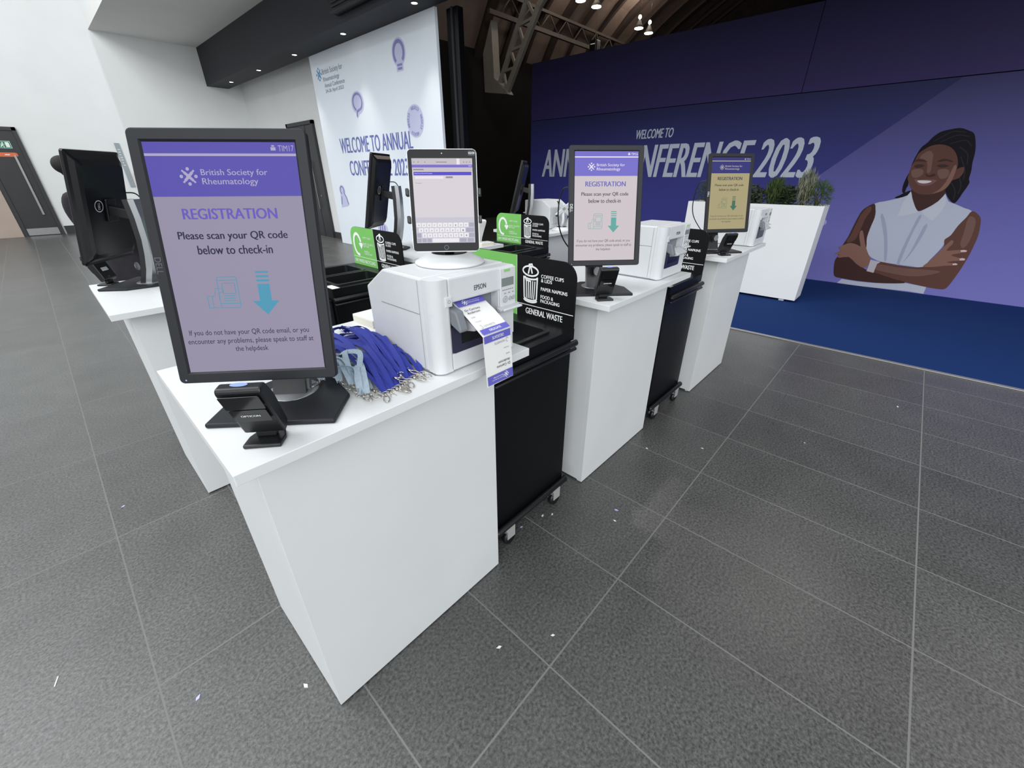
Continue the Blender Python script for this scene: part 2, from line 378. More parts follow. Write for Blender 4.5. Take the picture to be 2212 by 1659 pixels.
# ---------------------------------------------------------------- banner wall (white) with print
XB = 5.10
bw = thing('banner_wall', 'tall white printed banner wall reading welcome to annual conference', 'banner wall', (XB, 8.4, 0))
MB().box(0, .05, -2.13, 2.2, .005, 3.797).build('panel', mat('banner_print_pale', (230, 238, 247), .55, noise=.01, nscale=2), bw)
FB = frame((-.001, 0, 0), (0, -1, 0), (0, 0, 1)) @ T(8.4, 0, 0)     # u = -Y in room metres
B_IND = mat('print_indigo', (104, 112, 178), .6); B_LIL = mat('print_lilac', (196, 200, 230), .6); B_VIO = mat('print_violet', (136, 132, 190), .6)
B_TXT = mat('print_slate', (98, 112, 140), .6); B_BLU = mat('print_blue', (86, 150, 200), .6)
m = MB(2e-4)
m.text(FB, 'WELCOME TO ANNUAL', -9.87, -7.14, 1.975, 2.262, bold=.02).text(FB, 'CONFERENCE 2023', -9.60, -7.35, 1.537, 1.827, bold=.02)
m.build('headline', B_IND, bw)
m = MB(2e-4).text(FB, 'British Society for', -10.12, -9.255, 3.40, 3.52).text(FB, 'Rheumatology', -10.12, -9.42, 3.355-.07, 3.40-.02)
m.text(FB, 'Annual Conference', -10.10, -9.24, 3.20, 3.275).text(FB, '24-26 April 2023', -10.10, -9.31, 3.09, 3.17)
m.build('small_lettering', B_TXT, bw)
def bsr_logo(m, F, cx, cy, r, d=.0006, dot=True):
    for a in (45, 135, 225, 315):
        c, s_ = cos(radians(a)), sin(radians(a)); m.stroke(F, [(cx, cy), (cx+c*r*.62, cy+s_*r*.62)], r*.3, d); m.stroke(F, [(cx+c*r*.55, cy+s_*r*.55), (cx+c*r*.95, cy+s_*r*.95)], r*.2, d)
    m.disc(F, cx, cy, r*.26, d=d, seg=16)
    for a in (0, 90, 180, 270): m.disc(F, cx+cos(radians(a))*r*.8, cy+sin(radians(a))*r*.8, r*.19, d=d, seg=16)
m = MB(2e-4); bsr_logo(m, FB, -10.27, 3.45, .12); m.build('society_mark', B_BLU, bw)
m = MB(2e-4)
m.disc(FB, -7.30, 3.40, .2, .2).rect(FB, -7.40, -7.2, 3.14, 3.3); m.disc(FB, -8.87, 2.83, .24, .19).poly(FB, [(-9.0, 2.72), (-8.8, 2.68), (-8.95, 2.57)])
m.disc(FB, -7.01, 2.395, .25, .25); m.disc(FB, -10.14, 1.22, .13, .12).poly(FB, [(-10.3, .85), (-9.95, .9), (-10.05, 1.2), (-10.25, 1.2)]); m.disc(FB, -8.57, .49, .2, .13)
m.build('pale_shape', B_LIL, bw)
m = MB(2e-4)
m.ring(FB, -7.30, 3.40, .145, .15, .05, .005, radians(-50), radians(230)); m.rect(FB, -7.37, -7.23, 3.215, 3.245, .005).rect(FB, -7.36, -7.24, 3.165, 3.195, .005)
m.ring(FB, -8.87, 2.84, .17, .14, .035, .005, radians(-60), radians(240)).stroke(FB, [(-8.80, 2.72), (-8.92, 2.69), (-8.95, 2.60)], .035, .005)
m.ring(FB, -10.14, 1.23, .085, .08, .03, .005, radians(-40), radians(250)).stroke(FB, [(-10.08, 1.18), (-9.98, 1.08), (-9.93, .93)], .03, .005).stroke(FB, [(-10.2, 1.1), (-10.26, .92)], .03, .005)
for k in range(3): m.stroke(FB, [(-8.68+k*.09, .42), (-8.66+k*.09, .57)], .035, .005)
m.build('icon_line', B_VIO, bw)
m = MB()
chars = '#BSR23  #BSR23  #BSR23  #BSR23  '
for k, ch in enumerate(chars):
    if ch == ' ': continue
    a = pi*.62-2*pi*k/len(chars); cx, cy = -7.01+.2*cos(a), 2.395+.2*sin(a)
    m.text(FB, ch, cx-.016, cx+.016, cy-.026, cy+.026, .005, rot=a-pi/2)
m.build('round_lettering', B_VIO, bw)

# black folding partition post beside the hall opening
p = thing('partition_post', 'dark partition post at the edge of the hall opening beside banner wall', 'post', (5.3, 6.1, 0))
MB().box(0, .12, -.12, .14, 0, 3.8, bev=.01).build('post', BLACKM, p)
MB().box(-.02, 0, -.02, .02, 0, 3.8).build('track_strip', SOFF, p)

# ---------------------------------------------------------------- hall roof: ribs, girder, truss, lamps
DK = mat('roof_steel', (84, 78, 74), .7, noise=.1, nscale=4); DKR = mat('roof_rib_timber', (58, 46, 42), .8, noise=.1, nscale=4)
k = 3
for X in [12.0+i*1.15 for i in range(12)]:
    m = MB(); th = .07 if (k % 3) else .16
    pts = cspline([(X, y, z) for y, z in prof], 4)
    off = [(p.x, p.y, p.z-.22) for p in pts]
    for a, c, e, g in zip(pts[:-1], pts[1:], off[:-1], off[1:]):
        m.add([(a.x-th, a.y, a.z), (a.x+th, a.y, a.z), (c.x+th, c.y, c.z), (c.x-th, c.y, c.z), (e[0]-th, e[1], e[2]), (e[0]+th, e[1], e[2]), (g[0]+th, g[1], g[2]), (g[0]-th, g[1], g[2])],
              [[0, 1, 2, 3], [4, 7, 6, 5], [0, 4, 5, 1], [2, 6, 7, 3], [1, 5, 6, 2], [0, 3, 7, 4]])
    struct('trim_%d' % k, m, DKR); k += 1
gd = thing('roof_girder', 'long lattice girder running below the hall roof', 'girder', (12, 11.54, 6.0))
MB().box(-.5, 14, -.05, .05, -.06, .06).build('lower_chord', DK, gd)
MB().box(-.5, 14, -.04, .04, .5, .58).build('upper_chord', DK, gd)
m = MB()
for i in range(14): m.tube([(i, 0, .05), (i+.5, 0, .52)], .025, seg=6).tube([(i+.5, 0, .52), (i+1, 0, .05)], .025, seg=6)
m.build('lattice', DK, gd)
DK2 = mat('truss_paint', (168, 164, 156), .7, noise=.1, nscale=4)
tr = thing('roof_truss', 'grey lattice bracket truss rising from wall into dark hall roof', 'truss', (12, 11.7, 3.9))
def bar(m, a, c, w, t=.06):
    A = Vector((0,)+a); B = Vector((0,)+c); d = (B-A).normalized(); n_ = Vector((1, 0, 0)).cross(d)
    vs = []
    for P_ in (A, B):
        for x, q in ((-t, -w), (t, -w), (t, w), (-t, w)): vs.append(P_+Vector((x, 0, 0))+n_*q)
    m.add(vs, [[3, 2, 1, 0], [4, 5, 6, 7], [0, 1, 5, 4], [1, 2, 6, 5], [2, 3, 7, 6], [3, 0, 4, 7]])
m = MB(); bar(m, (-.45, .1), (-1.75, 2.0), .09); bar(m, (-1.75, 2.0), (-2.9, 3.2), .09); m.build('outer_chord', DK2, tr)
m = MB(); bar(m, (-.0, .15), (-1.25, 2.2), .06); bar(m, (-1.25, 2.2), (-2.4, 3.5), .06); m.build('inner_chord', DK2, tr)
m = MB(); q = [((-.45, .1), (-.3, .65)), ((-.3, .65), (-.85, .7)), ((-.85, .7), (-.62, 1.15)), ((-.62, 1.15), (-1.2, 1.2)), ((-1.2, 1.2), (-.95, 1.7)), ((-.95, 1.7), (-1.6, 1.8)), ((-1.6, 1.8), (-1.3, 2.2))]
for a, c in q: bar(m, a, c, .035, .04)
m.build('lattice', DK2, tr)
MB().prism([(-.6, 0), (.45, .15), (.5, 1.2), (.1, 2.0), (.0, .5), (-.5, .12)], -.15, .15, Matrix(((0, 0, 1, 0), (1, 0, 0, 0), (0, 1, 0, 0), (0, 0, 0, 1)))).build('bracket', DK2, tr)
for i, (x, y, z, lab) in enumerate(((14.2, 10.05, 6.5, 'round hall lamp cut by the top edge, left of the near pair'), (14.95, 9.93, 6.48, 'round hall lamp hanging in the near pair, right one'),
        (17.7, 9.8, 6.4, 'round hall lamp in the far pair, left one'), (18.5, 9.8, 6.4, 'round hall lamp in the far pair, right one'))):
    t = thing('pendant_lamp', lab, 'lamp', (x, y, z), group='pendant lamps in the hall roof')
    MB().lathe([(.02, .26), (.05, .24), (.10, .12), (.17, .04), (.16, .02)], seg=20).build('lamp_shade', DK, t)
    MB().cyl(.155, .0, .02, seg=20).build('lamp_disc', mat('hall_lamp', (255, 244, 226), emit=14), t)
    MB().lathe([(.001, .27), (.05, .30), (.06, .34), (.04, .39), (.001, .41)], seg=14).build('upper_bulb', mat('hall_lamp', (255, 244, 226)), t)
    MB().cyl(.006, .40, 2.2).build('cord', BLACKM, t)
    l = bpy.data.lights.new('pl', 'POINT'); l.energy = 38; l.color = (1, .86, .72); l.shadow_soft_size = .3
    o = bpy.data.objects.new('pendant_light', l); COL.objects.link(o); o.parent = t; o.location = (0, 0, .9)
l = bpy.data.lights.new('hall_fill_light', 'POINT'); l.energy = 170; l.color = (1, .95, .88); l.shadow_soft_size = .3  # unseen fill light, added without a fitting to brighten the truss front
o = bpy.data.objects.new('hall_fill_light', l); COL.objects.link(o); o.location = (8.0, 6.5, 7.2)
t = thing('hoist', 'small black hoist block hanging on a chain above blue wall', 'hoist', (16.5, 10.9, 5.62))
MB().box(-.16, .16, -.16, .16, 0, .42, bev=.05).build('motor', BLACKM, t)
MB().cyl(.014, .42, 1.5).build('chain', DK, t)
MB().rect(frame((-.163, 0, .28), (0, -1, 0), (0, 0, 1)), -.1, .1, -.015, .015).build('marking', PRINTW, t)

# ---------------------------------------------------------------- blue printed backdrop
XW = 8.30
bd = thing('backdrop_wall', 'large blue and violet printed exhibition wall behind the counters', 'backdrop', (XW, 0, 0))
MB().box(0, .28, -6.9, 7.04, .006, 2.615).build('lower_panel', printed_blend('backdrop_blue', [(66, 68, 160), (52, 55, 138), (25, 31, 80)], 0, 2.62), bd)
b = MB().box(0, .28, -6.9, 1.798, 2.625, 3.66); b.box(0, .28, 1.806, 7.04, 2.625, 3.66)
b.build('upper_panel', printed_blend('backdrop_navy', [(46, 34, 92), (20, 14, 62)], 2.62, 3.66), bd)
FW = frame((-.001, 0, 0), (0, -1, 0), (0, 0, 1))
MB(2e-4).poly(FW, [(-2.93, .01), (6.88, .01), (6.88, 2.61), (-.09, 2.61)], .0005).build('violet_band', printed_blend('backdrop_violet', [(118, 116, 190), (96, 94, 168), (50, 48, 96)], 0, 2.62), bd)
BT = mat('print_grey_white', (196, 204, 218), .6)
MB(2e-4).text(FW, 'WELCOME TO', -4.40, -3.67, 2.15, 2.30, .001, bold=.018, shear=.2).build('welcome_lettering', BT, bd)
MB(2e-4).text(FW, 'ANNUAL CONFERENCE 2023', -6.69, -1.37, 1.50, 2.05, .001, bold=.019, shear=.2).build('headline', BT, bd)
sc = [(-1.17+.17*(1+.09*cos(10*a))*cos(a)*1.05, .88+.21*(1+.07*cos(10*a))*sin(a)) for a in [2*pi*i/80 for i in range(80)]]
MB(2e-4).poly(FW, sc, .001).build('scalloped_badge', mat('print_pale_violet', (160, 158, 208), .6), bd)
sc = [(1.13+.3*(1+.05*cos(12*a))*cos(a), 1.66+.26*(1+.05*cos(12*a))*sin(a)) for a in [2*pi*i/96 for i in range(96)]]
MB(2e-4).poly(FW, sc, .001).build('round_badge', mat('print_pale_blue', (190, 205, 225), .6), bd)
MB(2e-4).disc(FW, 1.13, 1.66, .2, .17, .0016).build('badge_centre', mat('print_mid_blue', (90, 130, 190), .6), bd)
PORTRAIT = {
 'hair':[(-0.236,1.634),(-0.242,1.704),(-0.235,1.787),(-0.216,1.868),(-0.176,1.92),(-0.141,1.984),(-0.092,2.034),(-0.023,2.056),(0.08,2.069),(0.164,2.039),(0.231,1.998),(0.284,1.888),(0.315,1.785),(0.332,1.68),(0.355,1.588),(0.368,1.494),(0.388,1.454),(0.381,1.385),(0.369,1.33),(0.355,1.246),(0.335,1.209),(0.294,1.229),(0.241,1.284),(0.193,1.354),(0.162,1.41),(0.032,1.52),(-0.144,1.52)],
 'strand':[(-0.238,1.676),(-0.233,1.605),(-0.245,1.534),(-0.25,1.476),(-0.25,1.404),(-0.232,1.33),(-0.202,1.316),(-0.204,1.375),(-0.197,1.412),(-0.212,1.491),(-0.199,1.577)],
 'backhair':[(-0.288,1.254),(-0.248,1.285),(-0.199,1.324),(-0.145,1.347),(-0.107,1.289),(-0.167,1.265),(-0.209,1.244)],
 'face':[(-0.23,1.703),(-0.223,1.786),(-0.183,1.839),(-0.118,1.884),(-0.031,1.894),(0.056,1.865),(0.117,1.817),(0.158,1.763),(0.193,1.696),(0.212,1.629),(0.218,1.534),(0.215,1.452),(0.195,1.382),(0.153,1.339),(0.083,1.309),(-0.01,1.303),(-0.089,1.326),(-0.155,1.376),(-0.204,1.448),(-0.233,1.505),(-0.24,1.591),(-0.24,1.662)],
 'ear':[(0.216,1.602),(0.25,1.629),(0.279,1.622),(0.29,1.561),(0.272,1.507),(0.235,1.486),(0.216,1.479),(0.213,1.548)],
 'neck':[(-0.146,1.361),(-0.073,1.348),(0.07,1.344),(0.172,1.382),(0.211,1.298),(0.17,1.225),(0.103,1.149),(0.014,1.093),(-0.039,1.143),(-0.093,1.23)],
 'eye1':[(-0.214,1.64),(-0.193,1.664),(-0.147,1.667),(-0.112,1.653),(-0.135,1.632),(-0.18,1.626)],
 'eye2':[(0.009,1.652),(0.05,1.665),(0.096,1.66),(0.124,1.643),(0.085,1.627),(0.039,1.631)],
 'brow1':[(-0.229,1.701),(-0.203,1.728),(-0.141,1.718),(-0.098,1.696),(-0.147,1.702),(-0.194,1.703)],
 'brow2':[(-0.003,1.702),(0.05,1.728),(0.121,1.713),(0.151,1.686),(0.081,1.703),(0.028,1.693)],
 'nose':[(-0.067,1.555),(-0.051,1.527),(-0.012,1.515),(0.025,1.524),(0.037,1.545),(0.003,1.555),(-0.025,1.534)],
 'lips':[(-0.156,1.487),(-0.094,1.48),(-0.026,1.488),(0.051,1.481),(0.072,1.473),(0.031,1.425),(-0.034,1.41),(-0.098,1.423)],
 'teeth':[(-0.121,1.47),(-0.057,1.475),(0.022,1.467),(0.0,1.446),(-0.044,1.438),(-0.094,1.446)],
 'forehead':[(-0.191,1.744),(-0.168,1.798),(-0.12,1.824),(-0.071,1.782),(-0.058,1.728),(-0.035,1.631),(-0.031,1.569),(-0.063,1.576),(-0.086,1.66),(-0.131,1.722)],
 'cheek':[(-0.222,1.591),(-0.175,1.612),(-0.113,1.604),(-0.094,1.548),(-0.139,1.506),(-0.192,1.52)],
 'cheek2':[(0.04,1.596),(0.103,1.61),(0.149,1.589),(0.162,1.521),(0.11,1.493),(0.062,1.534)],
 'jaw':[(0.171,1.589),(0.18,1.656),(0.206,1.629),(0.215,1.527),(0.209,1.452),(0.188,1.385),(0.151,1.345),(0.08,1.316),(0.132,1.367),(0.165,1.465)],
 'shirt':[(-0.483,1.171),(-0.375,1.206),(-0.248,1.248),(-0.162,1.288),(-0.143,1.34),(-0.103,1.26),(-0.036,1.151),(0.006,1.1),(0.043,1.099),(0.112,1.157),(0.182,1.225),(0.202,1.297),(0.214,1.312),(0.272,1.228),(0.351,1.196),(0.455,1.151),(0.532,1.119),(0.507,1.039),(0.467,0.935),(0.442,0.814),(0.401,0.75),(0.417,0.69),(0.392,0.594),(0.348,0.478),(0.309,0.376),(0.187,0.368),(0.002,0.377),(-0.164,0.39),(-0.24,0.415),(-0.307,0.45),(-0.373,0.528),(-0.407,0.626),(-0.429,0.724),(-0.427,0.872),(-0.423,0.985),(-0.44,1.079)],
 'collar1':[(-0.141,1.335),(-0.159,1.28),(-0.181,1.197),(-0.178,1.017),(-0.09,1.038),(-0.002,1.07),(0.012,1.093),(-0.042,1.151),(-0.093,1.23)],
 'collar2':[(0.214,1.306),(0.254,1.214),(0.251,1.127),(0.224,1.037),(0.197,0.982),(0.137,1.017),(0.047,1.087),(0.114,1.153),(0.171,1.222),(0.203,1.295)],
 'fold':[(0.041,1.034),(0.073,1.029),(0.057,0.859),(0.05,0.622),(0.052,0.384),(0.021,0.38),(0.013,0.618),(0.026,0.842)],
 'fold2':[(0.137,0.911),(0.175,0.907),(0.156,0.68),(0.117,0.499),(0.082,0.413),(0.115,0.58)],
 'fold3':[(-0.362,1.004),(-0.346,1.036),(-0.257,0.884),(-0.167,0.649),(-0.106,0.423),(-0.132,0.42),(-0.232,0.725)],
 'arm1':[(-0.482,1.168),(-0.55,1.129),(-0.598,1.063),(-0.62,0.957),(-0.636,0.824),(-0.652,0.688),(-0.678,0.582),(-0.69,0.423),(-0.708,0.331),(-0.675,0.172),(-0.639,0.103),(-0.558,0.088),(-0.376,0.079),(-0.12,0.083),(0.091,0.108),(0.198,0.142),(-0.029,0.228),(-0.224,0.235),(-0.36,0.305),(-0.39,0.492),(-0.389,0.577),(-0.424,0.708),(-0.427,0.872),(-0.423,0.985),(-0.444,1.078)],
 'arm1lit':[(-0.51,1.131),(-0.556,1.105),(-0.594,1.007),(-0.609,0.875),(-0.625,0.741),(-0.646,0.62),(-0.557,0.662),(-0.534,0.815),(-0.525,0.962),(-0.493,1.076)],
 'arm2':[(0.532,1.119),(0.598,1.087),(0.644,1.033),(0.67,0.949),(0.696,0.821),(0.701,0.688),(0.701,0.567),(0.69,0.411),(0.667,0.249),(0.639,0.13),(0.588,0.105),(0.464,0.109),(0.307,0.126),(0.128,0.157),(-0.016,0.187),(-0.166,0.226),(-0.211,0.237),(-0.195,0.361),(-0.164,0.39),(0.004,0.369),(0.189,0.36),(0.309,0.376),(0.377,0.466),(0.427,0.66),(0.401,0.75),(0.442,0.814),(0.467,0.935),(0.507,1.039)],
 'arm2lit':[(-0.178,0.349),(0.015,0.337),(0.197,0.336),(0.382,0.345),(0.506,0.338),(0.406,0.275),(0.232,0.233),(0.047,0.239),(-0.121,0.258),(-0.182,0.276)],
 'arm2lit2':[(0.528,1.04),(0.581,1.043),(0.618,0.974),(0.638,0.83),(0.637,0.712),(0.61,0.664),(0.567,0.72),(0.552,0.853)],
 'armshade':[(-0.703,0.368),(-0.619,0.288),(-0.445,0.204),(-0.208,0.185),(-0.008,0.162),(0.135,0.136),(-0.122,0.092),(-0.379,0.087),(-0.607,0.099),(-0.661,0.174)],
 'hand1':[(-0.526,0.799),(-0.499,0.793),(-0.457,0.705),(-0.396,0.576),(-0.314,0.449),(-0.284,0.401),(-0.292,0.314),(-0.337,0.276),(-0.44,0.329),(-0.553,0.412),(-0.664,0.387),(-0.696,0.404),(-0.679,0.438),(-0.735,0.432),(-0.734,0.45),(-0.682,0.498),(-0.723,0.534),(-0.676,0.574),(-0.601,0.616),(-0.509,0.599),(-0.46,0.578),(-0.499,0.667),(-0.527,0.749)],
 'hand2':[(0.309,0.376),(0.338,0.437),(0.391,0.563),(0.427,0.66),(0.466,0.748),(0.493,0.743),(0.495,0.698),(0.466,0.618),(0.532,0.628),(0.618,0.642),(0.661,0.639),(0.659,0.62),(0.59,0.593),(0.532,0.563),(0.609,0.541),(0.679,0.534),(0.682,0.511),(0.581,0.491),(0.52,0.465),(0.631,0.463),(0.632,0.443),(0.513,0.419),(0.437,0.396)],
 'watch':[(-0.285,0.404),(-0.162,0.385),(-0.192,0.352),(-0.192,0.222),(-0.281,0.236),(-0.281,0.324)],
 'hem':[(-0.54,0.077),(-0.329,0.068),(-0.118,0.078),(0.092,0.105),(0.215,0.131),(0.438,0.113),(0.441,0.012),(0.278,0.021),(0.014,0.013),(-0.295,0.004),(-0.583,0.008)],
 'nail1':[(0.6,0.635),(0.628,0.644),(0.661,0.639),(0.659,0.62),(0.61,0.615)],
 'nail2':[(0.627,0.528),(0.654,0.54),(0.681,0.534),(0.681,0.513),(0.638,0.507)],
 'nail3':[(0.586,0.457),(0.612,0.467),(0.633,0.46),(0.63,0.444),(0.594,0.439)],
}

SK = mat('print_skin', (98, 66, 58), .6, spec=.15); SKL = mat('print_skin_light', (136, 100, 88), .6, spec=.15); SKD = mat('print_skin_deep', (68, 44, 42), .6, spec=.15)
HR = mat('print_hair', (20, 18, 26), .6, spec=.15); SH = mat('print_shirt', (186, 192, 208), .6, spec=.15); SHL = mat('print_collar', (198, 202, 214), .6, spec=.15); SHF = mat('print_fold', (160, 168, 190), .6, spec=.15)
MOU = mat('print_lips', (118, 76, 76), .6); TEE = mat('print_teeth', (216, 212, 214), .6); EYE = mat('print_eye', (30, 22, 26), .6); NAI = mat('print_nail', (214, 186, 190), .6); WAT = mat('print_watch', (190, 184, 192), .6)
pt = MB(2e-4).poly(FW, spline(PORTRAIT['hair']), .001).build('printed_portrait', HR, bd)
def pp(name, keys, m, d, smooth=3):
    b = MB(1e-4)
    for k in keys: b.poly(FW, spline(PORTRAIT[k], smooth) if smooth > 1 else PORTRAIT[k], d)
    b.build(name, m, pt)
m = MB(1e-4)
for a in ([(-.12, 1.93), (.02, 2.03), (.15, 2.02)], [(-.05, 1.92), (.08, 1.99), (.2, 1.97)], [(.05, 1.9), (.18, 1.93), (.26, 1.86)], [(.15, 1.86), (.25, 1.78), (.29, 1.66)], [(.2, 1.75), (.29, 1.6), (.32, 1.48)], [(.25, 1.55), (.32, 1.42), (.33, 1.32)], [(.22, 1.45), (.29, 1.35), (.31, 1.25)]):
    m.stroke(FW, [(p.x, p.y) for p in cspline([(q[0], q[1], 0) for q in a], 5)], .010, .0012)
m.build('hair_strand', mat('print_hair_light', (44, 40, 46), .6, spec=.15), pt)
pp('braid', ['strand', 'backhair'], HR, .0012)
pp('neck', ['neck'], SKD, .0016); pp('face', ['face', 'ear'], SK, .0022); pp('face_light', ['forehead', 'cheek', 'cheek2'], mat('print_skin_mid', (112, 78, 68), .6), .0026); pp('face_edge', ['jaw'], SKL, .0027)
pp('eye', ['eye1', 'eye2', 'brow1', 'brow2', 'nose'], SKD, .003); pp('lips', ['lips'], MOU, .003); pp('teeth', ['teeth'], TEE, .0034)
m = MB(2e-4).disc(FW, *(lambda a: (sum(p[0] for p in a)/len(a), sum(p[1] for p in a)/len(a)))(PORTRAIT['eye1']), .018, .014, .0034).disc(FW, *(lambda a: (sum(p[0] for p in a)/len(a), sum(p[1] for p in a)/len(a)))(PORTRAIT['eye2']), .018, .014, .0034); m.build('iris', EYE, pt)
pp('shirt', ['hem'], SH, .0012, 1); pp('shirt', ['shirt'], SH, .0022, 2); pp('shirt_fold', ['fold', 'fold2', 'fold3'], SHF, .0026, 2); pp('collar', ['collar1', 'collar2'], SHL, .003, 1)
pp('arm', ['arm1'], SKD, .003, 3); pp('arm', ['arm2'], SK, .0034, 3); pp('arm_light', ['arm1lit'], SK, .0034); pp('arm_light', ['arm2lit', 'arm2lit2'], mat('print_skin_mid', (112, 78, 68)), .0038)
pp('hand', ['hand1', 'hand2'], SKL, .0042, 2); pp('nail', ['nail1', 'nail2', 'nail3'], NAI, .0046, 1); pp('watch', ['watch'], WAT, .0046, 1)

# ---------------------------------------------------------------- carpet and edge strip
tag(MB().box(4.93, 8.295, -6.9, 5.6, .0005, .006).build('carpet', carpet_mat()), 'dark blue carpet laid in front of the printed wall', 'carpet')
tag(MB().box(4.885, 4.93, -6.9, 5.6, .0005, .009, bev=.003).build('edge_strip', mat('aluminium_strip', (170, 168, 165), .4, .6)), 'thin metal strip along the front edge of the blue carpet', 'trim')

# ---------------------------------------------------------------- planter and shrubs
pl = thing('planter', 'tall white box planter on the blue carpet', 'planter', (6.53, 0, 0.006))
m = MB().box(0, .38, .84, 2.50, .03, 1.10).box(0, .02, .84, 2.50, 1.10, 1.20).box(.36, .38, .84, 2.50, 1.10, 1.20).box(.02, .36, .84, .86, 1.10, 1.20).box(.02, .36, 2.48, 2.50, 1.10, 1.20)
m.build('box', mat('planter_white', (230, 232, 233), .4, noise=.01, nscale=3), pl)
for x, y in ((.03, 1.0), (.03, 2.34), (.31, 1.0), (.31, 2.34)): MB().box(x, x+.04, y-.03, y+.03, 0, .03).build('foot', PRINTW, pl)
MB().box(.02, .36, .86, 2.48, 1.10, 1.14).build('soil', mat('potting_soil', (46, 38, 32), .95, noise=.3, nscale=80), pl)
def shrub(name, y, rx, h, kind, rgb, label, seed):
    R = random.Random(seed); m = MB()
    for i in range(900):
        a = R.uniform(0, 2*pi); c = R.uniform(-1, 1); s_ = (1-c*c)**.5; q = R.random()**.4
        d = Vector((s_*cos(a), s_*sin(a), c))
        p0 = Vector((d.x*rx*.8*q, d.y*rx*q, h*.48+d.z*h*.46*q))
        if kind == 'ball': v = d*.045+Vector((R.gauss(0, .01), R.gauss(0, .01), .015)); w = .0035
        elif kind == 'leaf': v = Vector((R.gauss(0, .03), R.gauss(0, .03), R.uniform(-.01, .04))); w = .009
        else: v = Vector((R.gauss(0, .016), R.gauss(0, .016), R.uniform(.05, .11))); w = .0045
        p1 = p0+v; mid = (p0+p1)/2; t = v.normalized(); sd = t.orthogonal().normalized()*w
        sd.rotate(Matrix.Rotation(R.uniform(0, pi), 3, t)); m.add([p0, mid+sd, p1, mid-sd], [[0, 1, 2, 3]])
    t = thing(name, label, 'plant', (6.72, y, 1.142))
    m.build('foliage', mat('leaf_%d' % seed, rgb, .7, noise=.45, nscale=30, spec=.2), t)
    b = MB()
    for i in range(5): b.tube([(0, 0, 0), (R.uniform(-.03, .03), R.uniform(-.04, .04), h*.3), (R.uniform(-.05, .05), R.uniform(-.07, .07), h*.62)], [.008, .006, .003], seg=5)
    b.build('stem', mat('stem_brown', (70, 60, 44), .9), t)
shrub('clipped_shrub', 2.30, .15, .34, 'ball', (70, 84, 48), 'round green shrub at the left end of the white planter', 1)
shrub('leafy_shrub', 1.70, .15, .30, 'leaf', (72, 78, 62), 'dark leafy shrub in the planter, just right of the farthest screen', 2)
shrub('upright_grass', 1.46, .12, .36, 'grass', (66, 84, 46), 'upright grassy plant second from the middle of the planter', 3)
shrub('leafy_shrub', 1.30, .11, .30, 'leaf', (54, 66, 46), 'dark green leafy shrub between the grassy plant and silvery one', 4)
shrub('silver_shrub', 1.12, .11, .44, 'grass', (128, 132, 112), 'tall silvery shrub sticking up highest in the planter', 5)
shrub('clipped_shrub', .955, .12, .34, 'ball', (70, 92, 40), 'round bright green shrub at the right end of white planter', 6)

# ---------------------------------------------------------------- counters
def counter(label, x0, x1, y0, y1, bx0, bx1, by0, by1, z=1.06):
    t = thing('registration_counter', label, 'counter', (x0, y0, 0), group='white registration counters')
    MB().box(0, x1-x0, 0, y1-y0, z-.026, z, bev=.0015).build('worktop', WHITE, t)
    a, c, e, f = bx0-x0, bx1-x0, by0-y0, by1-y0
    b = MB().box(a, c, e, e+.02, .006, z-.026, bev=.001).box(a, a+.018, e+.0201, f, .012, z-.026, bev=.001).box(c-.018, c, e+.0201, f, .012, z-.026, bev=.001).box(a+.0181, c-.0181, f-.02, f, .012, z-.026, bev=.001)
    b.build('base', WHITE, t)
    for x, y in ((a+.02, e+.03), (c-.02, e+.03), (a+.02, f-.03), (c-.02, f-.03)): MB().cyl(.014, 0, .014, T(x, y, 0)).build('foot', PRINTW, t)
    return t
counter('nearest white counter carrying the big lilac registration screen', .083, .935, .785, 1.465, .134, .877, .892, 1.392)
counter('white counter in the middle of the front row, under the pinkish screen', 1.52, 2.414, .835, 1.515, 1.582, 2.332, .925, 1.425)
counter('farthest white counter of the front row, under the yellowish screen', 2.99, 3.947, .822, 1.50, 3.076, 3.83, .897, 1.40)
counter('white counter at far left of the back row with a monitor seen from behind', .061, .92, 2.248, 2.995, .125, .86, 2.385, 2.885)
counter('white counter in the middle of back row, behind the tablet', 1.60, 2.475, 2.37, 3.06, 1.67, 2.40, 2.48, 2.97)
counter('farthest white counter of the back row, with a printer seen from behind', 3.12, 4.05, 2.465, 3.13, 3.2, 3.95, 2.56, 3.04)

# ---------------------------------------------------------------- recycling bins
def bin_icon(m, F, x, y, w, h, d):
    L = w*.09
    m.ring(F, x, y+h*.36, w*.52, h*.13, L, d, radians(-20), radians(340)); m.stroke(F, [(x-w*.12, y+h*.47), (x-w*.1, y+h*.53), (x+w*.1, y+h*.55), (x+w*.14, y+h*.48)], L, d)
    m.stroke(F, [(x-w*.05, y+h*.47), (x-w*.15, y+h*.28)], L, d); m.stroke(F, [(x+w*.02, y+h*.48), (x+w*.12, y+h*.3)], L, d)
    m.stroke(F, [(x-w*.46, y+h*.20), (x-w*.42, y-h*.38)], L, d); m.stroke(F, [(x+w*.48, y+h*.22), (x+w*.44, y-h*.38)], L, d)
    m.ring(F, x+w*.01, y+h*.20, w*.46, h*.06, L, d, pi, 2*pi); m.ring(F, x+w*.01, y-h*.38, w*.43, h*.07, L, d, pi, 2*pi); m.ring(F, x+w*.01, y-h*.43, w*.45, h*.07, L, d, pi, 2*pi)
    for k in range(5): m.stroke(F, [(x-w*.28+k*w*.15, y+h*.10), (x-w*.26+k*w*.13, y-h*.40)], L*.75, d)
    m.stroke(F, [(x-w*.36, y+h*.2), (x-w*.3, y+h*.1), (x+w*.05, y+h*.08)], L, d)
